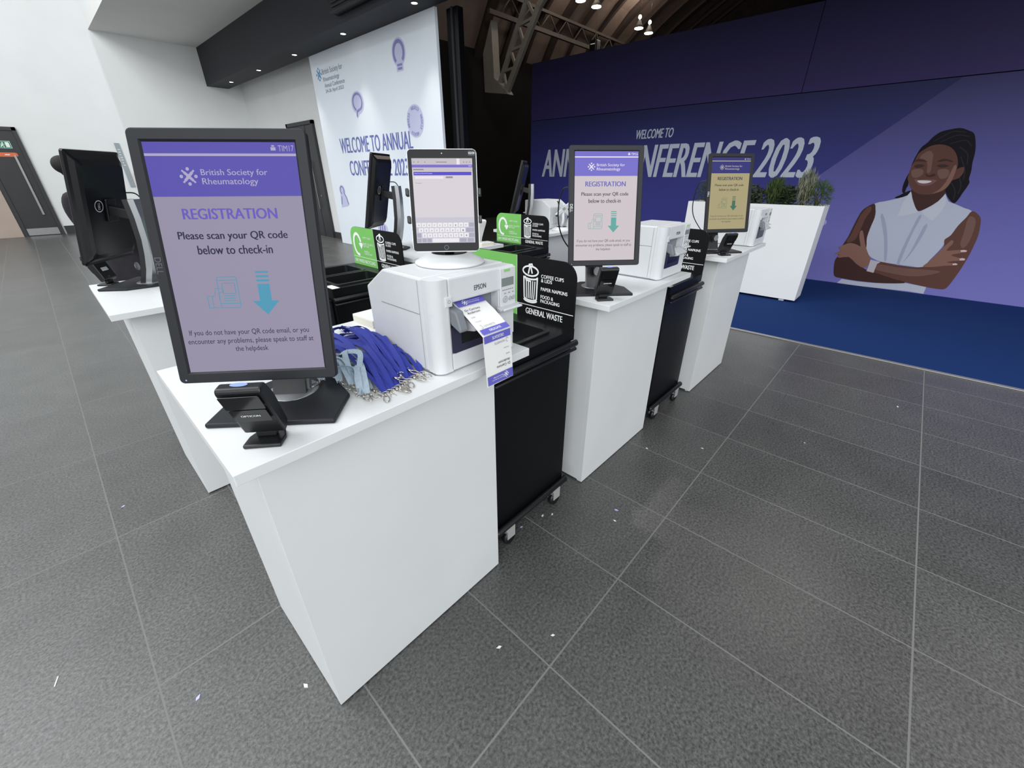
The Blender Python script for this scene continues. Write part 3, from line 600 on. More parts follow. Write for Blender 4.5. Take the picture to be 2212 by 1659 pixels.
def recycling_bin(label, x0, y0, x1=None, zl=.955, zs=1.235):
    Wd, Dp = .65, .51                       # along y, along x
    t = thing('recycling_bin', label, 'bin', (x0, y0, 0), group='double recycling bins between the counters')
    MB().box(0, Dp, .012, Wd, .11, zl-.05, bev=.004).build('cabinet', BLACKM, t)
    # lid with two openings
    lid = MB(); H0, H1 = zl-.05, zl
    hx0, hx1 = .06, .40; hy = ((.06, .305), (.345, .59))
    lid.box(0, Dp, 0, hy[0][0], H0, H1).box(0, Dp, hy[0][1], hy[1][0], H0, H1).box(0, Dp, hy[1][1], Wd+.01, H0, H1)
    for a, c in hy: lid.box(0, hx0, a, c, H0, H1).box(hx1, Dp, a, c, H0, H1)
    lid.build('lid', BLACKM, t)
    for i, (a, c) in enumerate(hy):
        o = rrect(hx0-.012, hx1+.012, a-.012, c+.012, .03); q = rrect(hx0+.008, hx1-.008, a+.008, c-.008, .022); n = len(o); m = MB()
        vs = [(p[0], p[1], H1) for p in o]+[(p[0], p[1], H1+.008) for p in o]+[(p[0], p[1], H1+.008) for p in q]+[(p[0], p[1], H0-.18) for p in q]; fs = []
        for r_ in range(3):
            for k in range(n): j = (k+1) % n; fs.append([r_*n+k, r_*n+j, (r_+1)*n+j, (r_+1)*n+k])
        m.add(vs, fs); m.build('opening_rim', BLACK, t)
    # sign board on the far edge
    S = frame((Dp-.012, Wd, zl), (0, -1, 0), (0, 0, 1)); w = Wd+.0; h = zs-zl
    outer = [(0, 0), (w, 0), (w, h-.07)]+[(w-.07+.07*cos(a), h-.07+.07*sin(a)) for a in [pi/2*k/8 for k in range(9)]]+[(.07+.07*cos(a), h-.07+.07*sin(a)) for a in [pi/2+pi/2*k/8 for k in range(9)]]
    sg = MB().prism(outer, -.008, 0, S).build('sign_board', SIGNB, t)
    g = [(p[0]*.5 if p[0] > w*.5 else p[0], p[1]) for p in outer]
    g = [(0, 0), (w*.495, 0), (w*.495, h)]+[(.07+.07*cos(a), h-.07+.07*sin(a)) for a in [pi/2+pi/2*k/8 for k in range(9)]]
    MB().poly(S, g, .0006).build('green_panel', GREEN, sg)
    m = MB(); y = .21*h
    m.rect(S, .005, w*.495, y, y+.003, .0012).rect(S, w*.495, w-.003, y, y+.003, .0012).rect(S, w*.495-.002, w*.495, 0, h-.002, .0012)
    m.text(S, 'GENERAL WASTE', w*.58, w*.91, .065*h, .165*h, .0012, bold=.02)
    m.text(S, 'COFFEE CUPS', w*.715, w*.905, .70*h, .755*h, .0012, bold=.02).text(S, '& LIDS', w*.715, w*.81, .635*h, .69*h, .0012, bold=.02)
    m.text(S, 'PAPER NAPKINS', w*.715, w*.94, .50*h, .555*h, .0012, bold=.02)
    m.text(S, 'FOOD &', w*.715, w*.825, .375*h, .43*h, .0012, bold=.02).text(S, 'PACKAGING', w*.715, w*.88, .305*h, .36*h, .0012, bold=.02)
    bin_icon(m, S, w*.62, h*.565, .085, .165, .0012)
    m.text(S, 'DRY MIXED RECYCLING', w*.03, w*.455, .065*h, .15*h, .0012, bold=.02)
    m.text(S, 'EMPTY CANS', w*.27, w*.425, .72*h, .77*h, .0012).text(S, 'EMPTY PLASTIC', w*.26, w*.47, .56*h, .61*h, .0012).text(S, 'BOTTLES', w*.26, w*.37, .505*h, .55*h, .0012)
    m.text(S, 'PAPER &', w*.26, w*.365, .36*h, .41*h, .0012).text(S, 'CARDBOARD', w*.26, w*.42, .305*h, .35*h, .0012)
    m.ring(S, w*.135, .55*h, .05, .072, .02, .0012, radians(15), radians(285)); m.poly(S, [(w*.165, .57*h), (w*.195, .61*h), (w*.215, .595*h), (w*.235, .61*h), (w*.25, .56*h), (w*.21, .43*h)], .0012)
    m.build('sign_lettering', PRINTW, sg)
    # bumper rails, door, lock, castors
    for z, r in ((zl-.062, .014), (zl-.09, .008)): MB().tube([(-.002, -.008, z), (.0, -.012, z), (Dp, -.012, z), (Dp+.002, -.008, z)], r, seg=10).build('bumper_rail', BLACK, t)
    MB().tube([(-.01, .0, .115), (.0, -.006, .115), (Dp, -.006, .115), (Dp+.01, 0, .115)], .016, seg=10).build('bumper_rail', BLACK, t)
    dr = MB().box(-.012, -.001, .03, Wd-.03, .14, zl-.07, bev=.003).build('door', BLACKM, t)
    MB().tube([(-.012, .09, zl-.12), (-.04, .09, zl-.12), (-.04, .20, zl-.12), (-.012, .20, zl-.12)], .006, seg=8).build('handle', STEEL, dr)
    MB().cyl(.011, 0, .008, T(-.012, .12, zl-.19) @ RY(-pi/2)).build('lock', CHROME, dr)
    tag(MB().box(.004, .05, .0, .1, zl+.0002, zl+.001, T(0, .006, 0)).build('label_sticker', PAPER, t))
    for x, y in ((.07, -.002), (Dp-.09, -.002), (.07, Wd-.06), (Dp-.09, Wd-.06)):
        c = MB().box(-.028, .028, -.022, .022, .1, .112).box(-.02, .03, -.02, -.016, .045, .1).box(-.02, .03, .016, .02, .045, .1).box(.01, .055, -.012, .012, .06, .072, RY(radians(-20))).build('castor', mat('castor_zinc', (196, 196, 194), .35, .35), t); c.location = (x, y, 0)
        MB().lathe([(.01, -.013), (.034, -.013), (.038, 0), (.034, .013), (.01, .013)], T(.006, 0, .038) @ RX(pi/2), 20).build('wheel', BLACK, c)
    return t
recycling_bin('black recycling bin with green sign standing just behind nearest counter and badge printer', .925, .948)
recycling_bin('black recycling bin in the front row half hidden behind the middle printer', 2.425, .94)
recycling_bin('black recycling bin of the back row, left one, its green sign beside the big screen', 1.02, 2.36, zl=.965, zs=1.228)
recycling_bin('black recycling bin of the back row, right one, its sign just right of the tablet', 2.56, 2.37, zl=.965, zs=1.228)

# ---------------------------------------------------------------- monitors
PAL = {  # background, band, band text, heading, body, icon
 'a': ((148, 142, 165), (88, 80, 172), (172, 166, 198), (102, 88, 186), (36, 36, 60), (76, 150, 180)),
 'b': ((204, 194, 199), (116, 110, 200), (228, 224, 240), (104, 104, 182), (78, 78, 90), (98, 166, 160)),
 'c': ((168, 158, 120), (52, 52, 118), (176, 172, 170), (52, 58, 82), (74, 72, 62), (66, 112, 92))}
BACKP = mat('black_rear_shell', (13, 14, 18), .3, noise=.05, nscale=60)
def monitor(label, x, y, yaw, zc, pal=None, code='TIM17', logo=None, k=.93, off=-.075, tilt=-13.8, cable=False):
    t = thing('monitor', label, 'monitor', (x, y, 1.06), radians(yaw), group='portrait monitors on stands')
    base = [(-.142, -.15), (.15, -.155), (.152, -.03), (.09, .055), (.05, .095), (-.05, .095), (-.09, .055), (-.142, -.03)]
    MB().prism([(a*.96, c) for a, c in base], .0, .012, bev=.004).build('stand_base', GREYB if pal else GREYB, t)
    MB().lathe([(0.001, .0135), (.058, .0135), (.06, .0125), (.06, .011)], Matrix.Diagonal((1, 1, 1, 1)), 36).build('swivel_ring', SILV, t)
    hz = zc+.005
    prf = [(.0, .0125), (.026, .08), (.044, .15), (.056, .22), (.062, hz-.05), (.060, hz+.03)]
    for nm, m_, a, c in (('stand_column', BLACK, -.026, -.002), ('column_back', SILV, -.0015, .024)):
        b = MB(); vs = []
        for yy, zz in prf:
            w = .040-.008*(zz/hz); vs += [(-w, yy+a, zz), (w, yy+a, zz), (w*.92, yy+c, zz), (-w*.92, yy+c, zz)]
        fs = [[3, 2, 1, 0], [len(vs)-4+i for i in range(4)]]
        for i in range(len(prf)-1):
            for q in range(4): j = (q+1) % 4; fs.append([i*4+q, i*4+j, i*4+4+j, i*4+4+q])
        b.add(vs, fs)
        if nm == 'column_back': b.prism([(.016*cos(v), .02*sin(v)+.09) for v in [2*pi*i/20 for i in range(20)]], -.0255-.012, -.0245-.010, frame((0, 0, 0), (-1, 0, 0), (0, 0, 1)))
        o = b.build(nm, m_, t)
    R = T(0, off, zc) @ RX(radians(tilt))
    Wo, Ho = .1735*k, .2620*k; sw, sh = .148*k, .237*k; gp = .0042*k
    hb = MB(); rings = [(.0, 0), (-.0, .0), ]
    def rg(w, h, r, yy): return [(p[0], yy, p[1]) for p in rrect(-w, w, -h, h, r)]
    n = len(rg(1, 1, .1, 0))
    seq = [rg(sw, sh, .001, .004), rg(sw+gp, sh+gp, .001, .0), rg(Wo-.002, Ho-.002, .008, .0), rg(Wo, Ho, .010, .002), rg(Wo, Ho, .010, .013), rg(Wo-.012, Ho-.012, .012, .018), rg(Wo-.022, Ho-.03, .02, .036), rg(Wo-.035, Ho-.05, .02, .044)]
    vs = [p for s_ in seq for p in s_]; fs = []
    for i in range(len(seq)-1):
        for q in range(n): j = (q+1) % n; fs.append([i*n+q, i*n+n+q, i*n+n+j, i*n+j])
    fs.append([(len(seq)-1)*n+q for q in range(n)][::-1])
    hb.add(vs, fs, R)
    hb.box(-.03, .03, .044, .056, -.05, .05, R, .004)
    hs = hb.build('housing', GREYB if pal else BACKP, t)
    MB().box(-.022, .022, .05, -off+.055, -.022, .022, R, .004).build('hinge', BLACK, t)
    FS = R @ frame((0, .0035, 0), (1, 0, 0), (0, 0, 1))
    def sx(u): return -sw+u*2*sw
    def sy(v): return sh-v*2*sh
    if pal:
        P = PAL[pal]; M = [mat('screen_%s_%d' % (pal, i), c, .3, emit=1.0, spec=.06) for i, c in enumerate(P)]
        sc = MB().rect(FS, -sw, sw, -sh, sh, 0).build('screen', M[0], t)
        MB().rect(FS, -sw, sw, sy(.045), sh, .0003).build('header_band', M[1], sc); MB().rect(FS, -sw, sw, sy(.217), sy(.055), .0003).build('header_band', M[1], sc); MB().rect(FS, -sw, sw, sy(.055), sy(.045), .0003).build('header_line', M[2], sc)
        mk = MB().text(FS, code, sx(.885), sx(.99), sy(.036), sy(.013), .0006)
        mk.rect(FS, sx(.835), sx(.868), sy(.033), sy(.020), .0006).rect(FS, sx(.842), sx(.861), sy(.018), sy(.012), .0006)
        mk.build('code_lettering', M[2], sc)
        m = MB().text(FS, 'British Society for', sx(.345), sx(.79), sy(.139), sy(.107), .0006, bold=.008).text(FS, 'Rheumatology', sx(.345), sx(.72), sy(.176), sy(.143), .0006, bold=.008)
        m.build('society_lettering', M[2], sc); m = MB(); bsr_logo(m, FS, sx(.262), sy(.136), .0165*k/.93, .0006); m.build('society_mark', M[2], sc)
        MB().text(FS, 'REGISTRATION', sx(.17), sx(.815), sy(.311), sy(.266), .0005, bold=.03).build('heading_lettering', M[3], sc)
        m = MB().text(FS, 'Please scan your QR code', sx(.11), sx(.865), sy(.405), sy(.362), .0005, bold=.018).text(FS, 'below to check-in', sx(.225), sx(.745), sy(.460), sy(.422), .0005, bold=.018)
        m.build('instruction_lettering', M[4], sc)
        m = MB().text(FS, 'If you do not have your QR code email, or you', sx(.05), sx(.92), sy(.832), sy(.800), .0005).text(FS, 'encounter any problems, please speak to staff at', sx(.03), sx(.945), sy(.873), sy(.841), .0005)
        m.text(FS, 'the helpdesk', sx(.36), sx(.60), sy(.912), sy(.881), .0005); m.build('help_lettering', M[4], sc)
        m = MB()
        for q in range(3): m.rect(FS, sx(.595), sx(.685), sy(.546+q*.019), sy(.537+q*.019))
        m.poly(FS, [(sx(.597), sy(.595)), (sx(.683), sy(.595)), (sx(.683), sy(.672)), (sx(.735), sy(.672)), (sx(.64), sy(.736)), (sx(.545), sy(.672)), (sx(.597), sy(.672))]); m.build('arrow_icon', M[5], sc)
        m = MB(); lw = .0013
        m.stroke(FS, rrect(sx(.315), sx(.455), sy(.70), sy(.56), .004), lw, closed=True); m.stroke(FS, [(sx(.315), sy(.575)), (sx(.455), sy(.575))], lw).stroke(FS, [(sx(.315), sy(.68)), (sx(.455), sy(.68))], lw)
        for q in range(3): m.stroke(FS, [(sx(.345), sy(.645+q*.011)), (sx(.43), sy(.645+q*.011))], lw)
        m.stroke(FS, rrect(sx(.345), sx(.435), sy(.635), sy(.588), .002), lw, closed=True)
        m.stroke(FS, rrect(sx(.23), sx(.262), sy(.70), sy(.645), .002), lw, closed=True).stroke(FS, [(sx(.262), sy(.65)), (sx(.285), sy(.64)), (sx(.295), sy(.61)), (sx(.345), sy(.612)), (sx(.35), sy(.625)), (sx(.315), sy(.632)), (sx(.312), sy(.66))], lw).stroke(FS, [(sx(.262), sy(.695)), (sx(.29), sy(.7)), (sx(.315), sy(.70))], lw)
        m.build('phone_icon', M[5], sc)
        F0 = R @ frame((0, 0, 0), (1, 0, 0), (0, 0, 1))
        m = MB().text(F0, 'DELL', -Wo+.010-.016, -Wo+.010+.016, -.003-.006, -.003+.006, .0005, bold=.02, rot=-pi/2)
        m.build('bezel_lettering', mat('bezel_letter_%s' % pal, (78, 80, 86) if pal == 'a' else (225, 226, 230), .4), hs)
        m = MB()
        for q in range(4): m.rect(F0, -Wo+.03+q*.018, -Wo+.031+q*.018, -Ho+.004, -Ho+.010, .0003)
        m.build('button_mark', BLACK, hs); MB().disc(F0, -Wo+.014, -Ho+.007, .0016, d=.0005).build('power_light', mat('power_white', (180, 190, 230), emit=.9), hs)
    FB_ = R @ frame((0, .0441, .02), (-1, 0, 0), (0, 0, 1))
    m = MB().ring(FB_, -.062, .0, .024, .024, .0036, .0006).text(FB_, 'DELL', -.062-.015, -.062+.015, -.006, .006, .0006, bold=.03, rot=pi/2); m.build('rear_emblem', mat('emblem_silver', (198, 202, 208), .4), hs)
    if cable < 0:
        pth = cspline([(-.125, off+.05, zc+.06), (-.135, off+.10, zc+.05), (-.10, .05, zc-.02), (-.045, .062, zc-.10), (-.03, .045, .15)], 6)
        MB().tube(pth, .0032, seg=6).build('cable', BLACK, t)
    elif cable:
        pth = cspline([(-.10*cable, off+.04, zc+.06), (-.17*cable, .02, zc+.07), (-.185*cable, .04, zc-.04), (-.15*cable, .06, zc-.15), (-.06*cable, .05, .12), (-.035*cable, .022, .10)], 6)
        MB().tube(pth, .0032, seg=6).build('cable', BLACK, t)
    return t
monitor('nearest monitor, large lilac-grey registration screen on the front counter', .295, 1.029, -42, .342, 'a', 'TIM17')
monitor('monitor with pinkish registration screen on the middle front counter', 1.739, 1.056, -42.3, .372, 'b', 'TIM16', cable=1)
monitor('farthest registration monitor, with a yellowish screen, before the planter', 3.274, 1.028, -38.5, .38, 'c', 'TIM15', k=.945, cable=1)
monitor('monitor seen from behind at far left of the back row', .288, 2.793, -130, .363, off=-.097, cable=-1)
monitor('monitor seen from behind and side in front of the white banner wall', 1.752, 2.80, -143.5, .393, off=-.09, cable=-1)
monitor('monitor seen edge on against the dark hall opening', 3.335, 2.89, -147, .38, cable=0)

# ---------------------------------------------------------------- code scanners
def scanner(label, x, y, yaw, lit=(150, 180, 240)):
    t = thing('code_scanner', label, 'scanner', (x, y, 1.06), radians(yaw), group='black code scanners below the monitors')
    MB().prism([(-.037, -.030), (.037, -.030), (.037, .005), (.026, .032), (-.026, .032), (-.037, .005)], 0, .009, bev=.003).build('foot', BLACK, t)
    MB().box(-.02, .02, .0, .014, .009, .03, bev=.003).build('neck', BLACK, t)
    R = T(0, .008, .022) @ RX(radians(19))
    prf = [(.010, .0), (.020, .01), (.022, .09), (.012, .130), (-.010, .135), (-.016, .128), (-.008, .0)]
    h = MB().prism([(p[1], p[0]) for p in prf], -.041, .041, R @ frame((0, 0, 0), (0, 0, 1), (0, 1, 0)), bev=.004)
    hd = h.build('head', BLACK, t)
    F = R @ frame((0, -.0125, 0), (1, 0, 0), (0, 0, 1)) @ RX(radians(3.5))
    MB().prism(rrect(-.036, .036, .087, .124, .002), .0005, .0016, F).build('scan_window', GLOSS, hd)
    MB().prism(rrect(-.034, .034, .048, .084, .003), .0005, .0014, F).build('name_panel', GLOSS, hd)
    m = MB().text(F, 'OPTICON', -.018, .018, .064, .0695, .0022, bold=.03); m.build('lettering', PRINTW, hd)
    MB().disc(R @ frame((0, .0, .1335), (1, 0, 0), (0, 1, .03)), 0, .001, .016, .005, .002).build('status_light', mat('status_light', lit, emit=1.0), hd)
    m = MB().box(-.018, .018, .0205, .0225, .045, .062, R); m.build('rear_sticker', mat('sticker_grey', (190, 192, 192), .6), hd)
    MB().cyl(.006, .0, .003, R @ T(0, .019, .016) @ RX(-pi/2)).build('rear_screw', CHROME, hd)
    return t
scanner('black code scanner in front of the nearest monitor', .172, .862, -40)
scanner('black code scanner below the pinkish screen, with green light', 1.594, .912, -38)
scanner('black code scanner standing below the yellowish screen', 3.122, .888, -34)
scanner('black code scanner seen from behind at far left counter', .135, 2.935, -132)

# ---------------------------------------------------------------- label printers
def printer(label, x, y, rz=0, w=.305, h=.266):
    t = thing('label_printer', label, 'printer', (x, y, 1.06), rz, group='white label printers on the counters')
    D = .325; P = Matrix(((0, 0, 1, 0), (1, 0, 0, 0), (0, 1, 0, 0), (0, 0, 0, 1)))
    side = [(.03, .004), (.03, h), (D-.10, h), (D, h-.062), (D-.005, .004)]
    b = MB()
    # left rounded column
    col = [(.0, .045), (.0, .03)]+[(.03-.03*cos(a), .03-.03*sin(a)) for a in [pi/2*k/16 for k in range(17)]]+[(.05, .0), (.05, .045)]
    ox0, ox1, oz0, oz1 = .05, .235*w/.305, .055, .198
    b.prism(col, .004, h-.003, bev=0)
    b.box(ox0-.0001, w-.006, 0, .045, .004, oz0, bev=.004).box(ox0-.0001, w, 0, .045, oz1, h-.002, bev=.005).box(ox1, w-.004, .001, .045, oz0-.001, oz1+.001)
    b.prism([(.045, .004), (.045, h), (D-.10, h), (D, h-.062), (D-.005, .004)], .0, w, P, bev=.006)
    hs = b.build('housing', PRW, t)
    MB().box(.0, w, .02, D-.03, .0, .006).build('rubber_foot', SEAM, t)
    # outlet recess and smoked window
    MB().box(ox0, ox1, .03, .046, oz0, oz1).build('outlet_recess', PRG, t)
    wn = MB().prism(rrect(ox0, ox1-.001, oz0, .133, .012), -.003, .001, frame((0, .0, 0), (1, 0, 0), (0, 0, 1))).build('smoked_window', PRWIN, t)
    MB().rect(frame((0, 0, 0), (1, 0, 0), (0, 0, 1)), ox0+.035, ox1-.03, oz0+.022, .122, .0016).build('inner_window', GLOSS, wn)
    MB().prism([(-.002, .112), (-.044, .120), (-.048, .130), (-.002, .150), (.03, .150), (.03, .112)], ox0+.045, ox1-.022, P, bev=.004).build('paper_tray', PRL, t)
    MB().prism([(.0, .140), (-.036, .124), (-.040, .130), (-.022, .178), (.02, .188)], ox0+.001, ox0+.029, P, bev=.004).build('release_lever', PRG, t)
    MB().prism([(-.004, .135), (-.018, .138), (-.02, .145), (-.004, .15), (.0, .15)], ox1-.01, w+.008, P, bev=.002).build('paper_guide', PRL, t)
    # control panel
    cp = MB().box(ox1+.004, w-.001, -.005, .0, .146, h-.006, bev=.002).build('control_panel', PRW, t)
    F = frame((0, -.0052, 0), (1, 0, 0), (0, 0, 1)); a = ox1+.009; c = w-.006
    MB().rect(F, a, c-.004, .208, .232, .0006).build('display', mat('lcd_grey_green', (128, 138, 134), .3), cp)
    MB().box(a+.01, a+.034, -.008, -.004, h-.016, h-.009, bev=.001).build('green_light', mat('printer_green', (150, 214, 130), emit=.75), cp)
    for q, (u, r) in enumerate(((a+.013, .0095), (a+.034, .006), (a+.048, .006))):
        bt = MB().cyl(r, .0, .0022, F @ T(u, .170, 0)).build('button', PRL, cp)
        MB().ring(F, u, .170, r, r, .0008, .0026, seg=20).stroke(F, [(u-r*.3, .167), (u+r*.3, .173)], .001, .0026).build('button_mark', SEAM, bt)
    m = MB()
    for q in range(6): m.rect(F, a+.003+q*.008, a+.008+q*.008, .196, .1985, .0006)
    for q in range(3): m.rect(F, a+.01+q*.017, a+.018+q*.017, .186, .188, .0006)
    m.build('panel_marking', SEAM, cp)
    MB().box(ox1+.002, w+.014, -.022, .004, .138, .145, bev=.003).build('lid_lip', PRW, t)
    # seams, badge, power switch
    F = frame((0, -.0003, 0), (1, 0, 0), (0, 0, 1)); FL = frame((-.0003, 0, 0), (0, -1, 0), (0, 0, 1))
    m = MB().rect(F, .0475, .0485, .01, h-.006, .0004).rect(FL, -.062, -.061, .01, h-.008, .0006).rect(FL, -.25, -.062, .168, .1695, .0006)
    m.build('seam', SEAM, t)
    MB().text(F, 'EPSON', w*.46, w*.46+.045, .217, .231, .0008, bold=.01).build('brand_lettering', mat('brand_grey', (60, 62, 66), .5), t)
    sw = MB().box(.036, .06, -.004, .002, .190, .218, bev=.003).build('power_switch', PRW, t)
    MB().ring(frame((0, -.0045, 0), (1, 0, 0), (0, 0, 1)), .048, .205, .004, .004, .0008).build('power_mark', SEAM, sw)
    m = MB().box(.03, w-.03, D-.004, D+.012, .05, .12, bev=.004).box(.08, .11, D-.003, D+.02, .01, .03); m.build('rear_cover', PRL, t)
    return t
printer('white label printer on the nearest counter, printing a delegate badge', .603, .826)
printer('white label printer behind the pinkish screen on the middle front counter', 2.088, .885)
printer('white label printer beside the yellowish screen on the farthest front counter', 3.628, .842)
printer('white label printer in the back row seen from behind', 3.785, 3.012, pi)
printer('white label printer hidden behind the tablet, feeding white paper from its back', 2.37, 2.885, pi)

# ---------------------------------------------------------------- fan-fold paper at printer backs
def sheet(name, label, pts, w, m=PAPER, group=None):
    b = MB().ribbon(cspline(pts, 5), (1, 0, 0), w, .0015); return tag(b.build(name, m), label, 'paper', group)
sheet('fanfold_paper', 'white fan-fold paper curling up behind the tablet in front of dark hall', [(2.30, 2.552, 1.245), (2.30, 2.52, 1.242), (2.30, 2.475, 1.232), (2.30, 2.505, 1.16), (2.30, 2.53, 1.10), (2.30, 2.54, 1.062)], .18)
sheet('fanfold_paper', 'white paper sheet sticking out of the printer seen from behind', [(3.68, 2.64, 1.262), (3.68, 2.59, 1.258), (3.68, 2.53, 1.240), (3.68, 2.57, 1.15), (3.68, 2.58, 1.062)], .12)

# ---------------------------------------------------------------- tablet and tablet stands
def tablet_stand(label, x, y, z, yaw, full, arm=.2):
    t = thing('tablet_stand', label, 'stand', (x, y, z), radians(yaw), group='round-footed tablet stands')
    MB().lathe([(.001, 0), (.098, 0), (.102, .004), (.101, .007), (.085, .015), (.064, .025), (.052, .030)], seg=48).build('round_base', WHITE, t)
    MB().lathe([(.052, .030), (.049, .032), (.046, .024), (.001, .024)], seg=36).build('recess', BLACK, t)
    MB().tube(cspline([(0, .0, .024), (0, .03, .09), (0, .02, arm)], 5), .014, seg=12).build('arm', BLACK if full else WHITE, t)
    return t
ts = tablet_stand('white round-footed stand holding the tablet on top of nearest printer', .785, .972, 1.327, -43, True, .17)
R = T(0, -.067, .170) @ RX(radians(-14)); w, h = .089, .126
for sx_, zz in ((-1, .022), (1, .022), (-1, -.045), (1, -.045)):
    MB().box(*(sorted((sx_*(w+.0005), sx_*(w+.009)))), -.006, .012, zz-.009, zz+.009, R, .002).build('clamp', BLACK, ts)
m = MB(); m.box(-.03, .03, .0125, .03, -.03, .03, R, .004)
for s_ in (-1, 1):
    for zz in (.022, -.045): m.box(*(sorted((0, s_*(w+.009)))), .012, .018, zz-.007, zz+.007, R)
m.build('cradle', WHITE, ts)
tb = thing('tablet', 'tablet showing an on-screen keyboard, held upright on the nearest printer', 'tablet', (.785, .972, 1.327), radians(-43))
MB().prism(rrect(-w, w, -h, h, .010), -.007, -.0005, R @ frame((0, 0.0035, 0), (1, 0, 0), (0, 0, 1)), bev=.0015).build('back_shell', mat('tablet_silver', (214, 215, 218), .3, .3), tb)
F = R @ frame((0, .0035, 0), (1, 0, 0), (0, 0, 1))
fr = MB().prism(rrect(-w+.0015, w-.0015, -h+.0015, h-.0015, .009), -.0005, .0005, F).build('glass_front', mat('tablet_glass', (20, 21, 24), .2, spec=.15), tb)
sw, sh = .148*1.05/2, .197*1.05/2
def E(c): return mat('tablet_%d_%d_%d' % c, c, .3, emit=1.0, spec=.06)
sc = MB().rect(F, -sw, sw, -sh, sh, .0008).build('screen', E((214, 208, 214)), tb)
U = lambda u: -sw+u*2*sw
V = lambda v: sh-v*2*sh
MB().rect(F, -sw, sw, V(.072), sh, .0010).rect(F, -sw, sw, V(.15), V(.105), .0010).build('browser_bar', E((196, 190, 196)), sc)
MB().rect(F, -sw, sw, V(.105), V(.073), .0012).build('blue_bar', E((120, 104, 200)), sc)
MB().rect(F, U(.02), U(.98), V(.195), V(.155), .0012).build('search_bar', E((88, 72, 200)), sc)
m = MB().rect(F, U(.04), U(.51), V(.236), V(.207), .0014).rect(F, U(.74), U(.79), V(.072), V(.004), .0012); m.build('text_field', E((232, 228, 232)), sc)
m = MB().rect(F, U(.55), U(.665), V(.228), V(.208), .0014); m.build('grey_button', E((140, 140, 150)), sc)
m = MB().text(F, 'Search by Name/Company', U(.035), U(.33), V(.182), V(.166), .0015).text(F, 'TIM', U(.93), U(.985), V(.097), V(.082), .0015); m.build('white_lettering', E((232, 230, 244)), sc)
m = MB().text(F, 'Delegates', U(.04), U(.15), V(.292), V(.277), .0014).rect(F, U(.40), U(.58), V(.048), V(.040), .0013).rect(F, U(.02), U(.19), V(.135), V(.123), .0013)
for u in (.03, .1, .21, .85, .9, .95): m.rect(F, U(u), U(u+.015), V(.05), V(.038), .0013)
m.build('grey_lettering', E((130, 128, 140)), sc)
MB().rect(F, -sw, sw, -sh, V(.69), .0012).build('keyboard_ground', E((198, 196, 208)), sc)
kw = MB(); kg = MB(); kl = MB(); rows = (('qwertyuiop', .0, 0), ('asdfghjkl', .035, 1), ('zxcvbnm,.', .09, 2))
for s_, u0, q in rows:
    for i, ch in enumerate(s_):
        a = u0+.01+i*.0895; v0 = .755+q*.063
        kw.rect(F, U(a), U(a+.076), V(v0+.052), V(v0), .0014); kl.text(F, ch, U(a+.028), U(a+.048), V(v0+.04), V(v0+.02), .0016)
kw.rect(F, U(.27), U(.72), V(.993), V(.945), .0014)
for a, c, q in ((.905, .99, 0), (.85, .99, 1), (.01, .08, 2), (.9, .99, 2)): kg.rect(F, U(a), U(c), V(.755+q*.063+.052), V(.755+q*.063), .0014)
for a, c in ((.01, .08), (.095, .165), (.18, .25), (.735, .85), (.87, .98)): kg.rect(F, U(a), U(c), V(.993), V(.945), .0014)
kw.build('key', E((236, 233, 238)), sc); kg.build('grey_key', E((168, 168, 186)), sc); kl.build('key_lettering', E((110, 108, 120)), sc)
MB().ring(F, 0, -h+.0105, .0055, .0055, .0008, .0009).build('home_button', mat('button_ring', (110, 112, 116), .3), fr)
MB().disc(F, 0, h-.011, .0018, d=.0009).build('camera_lens', mat('lens_grey', (150, 152, 156), .3), fr)
MB().rect(F, w-.021, w-.004, h-.016, h-.005, .0009).build('asset_sticker', mat('sticker_dark', (62, 68, 72), .5), fr)
MB().text(F, 'EQ-038', w-.0205, w-.0045, h-.0125, h-.0085, .0012, bold=.02).build('sticker_lettering', PRINTW, fr)
tablet_stand('white round-footed stand on the back row counter, mostly behind the tablet', 1.93, 2.66, 1.06, 137, False, .12)
st = tablet_stand('white tablet stand with X-shaped clamp beside the printer seen from behind', 3.53, 2.572, 1.06, 150, False, .16)
m = MB(); R2 = T(0, .035, .2) @ RX(radians(-12))
for a in (40, -40): m.box(-.1, .1, -.004, .008, -.018, .018, R2 @ RY(radians(a)), .004)
m.cyl(.04, -.006, .010, R2 @ RX(pi/2)); m.build('clamp_plate', WHITE, st)
for a in (1, -1):
    for c in (1, -1): MB().box(a*.072-.006, a*.072+.006, -.012, .014, c*.062-.008, c*.062+.008, R2).build('clamp_pad', BLACK, st)

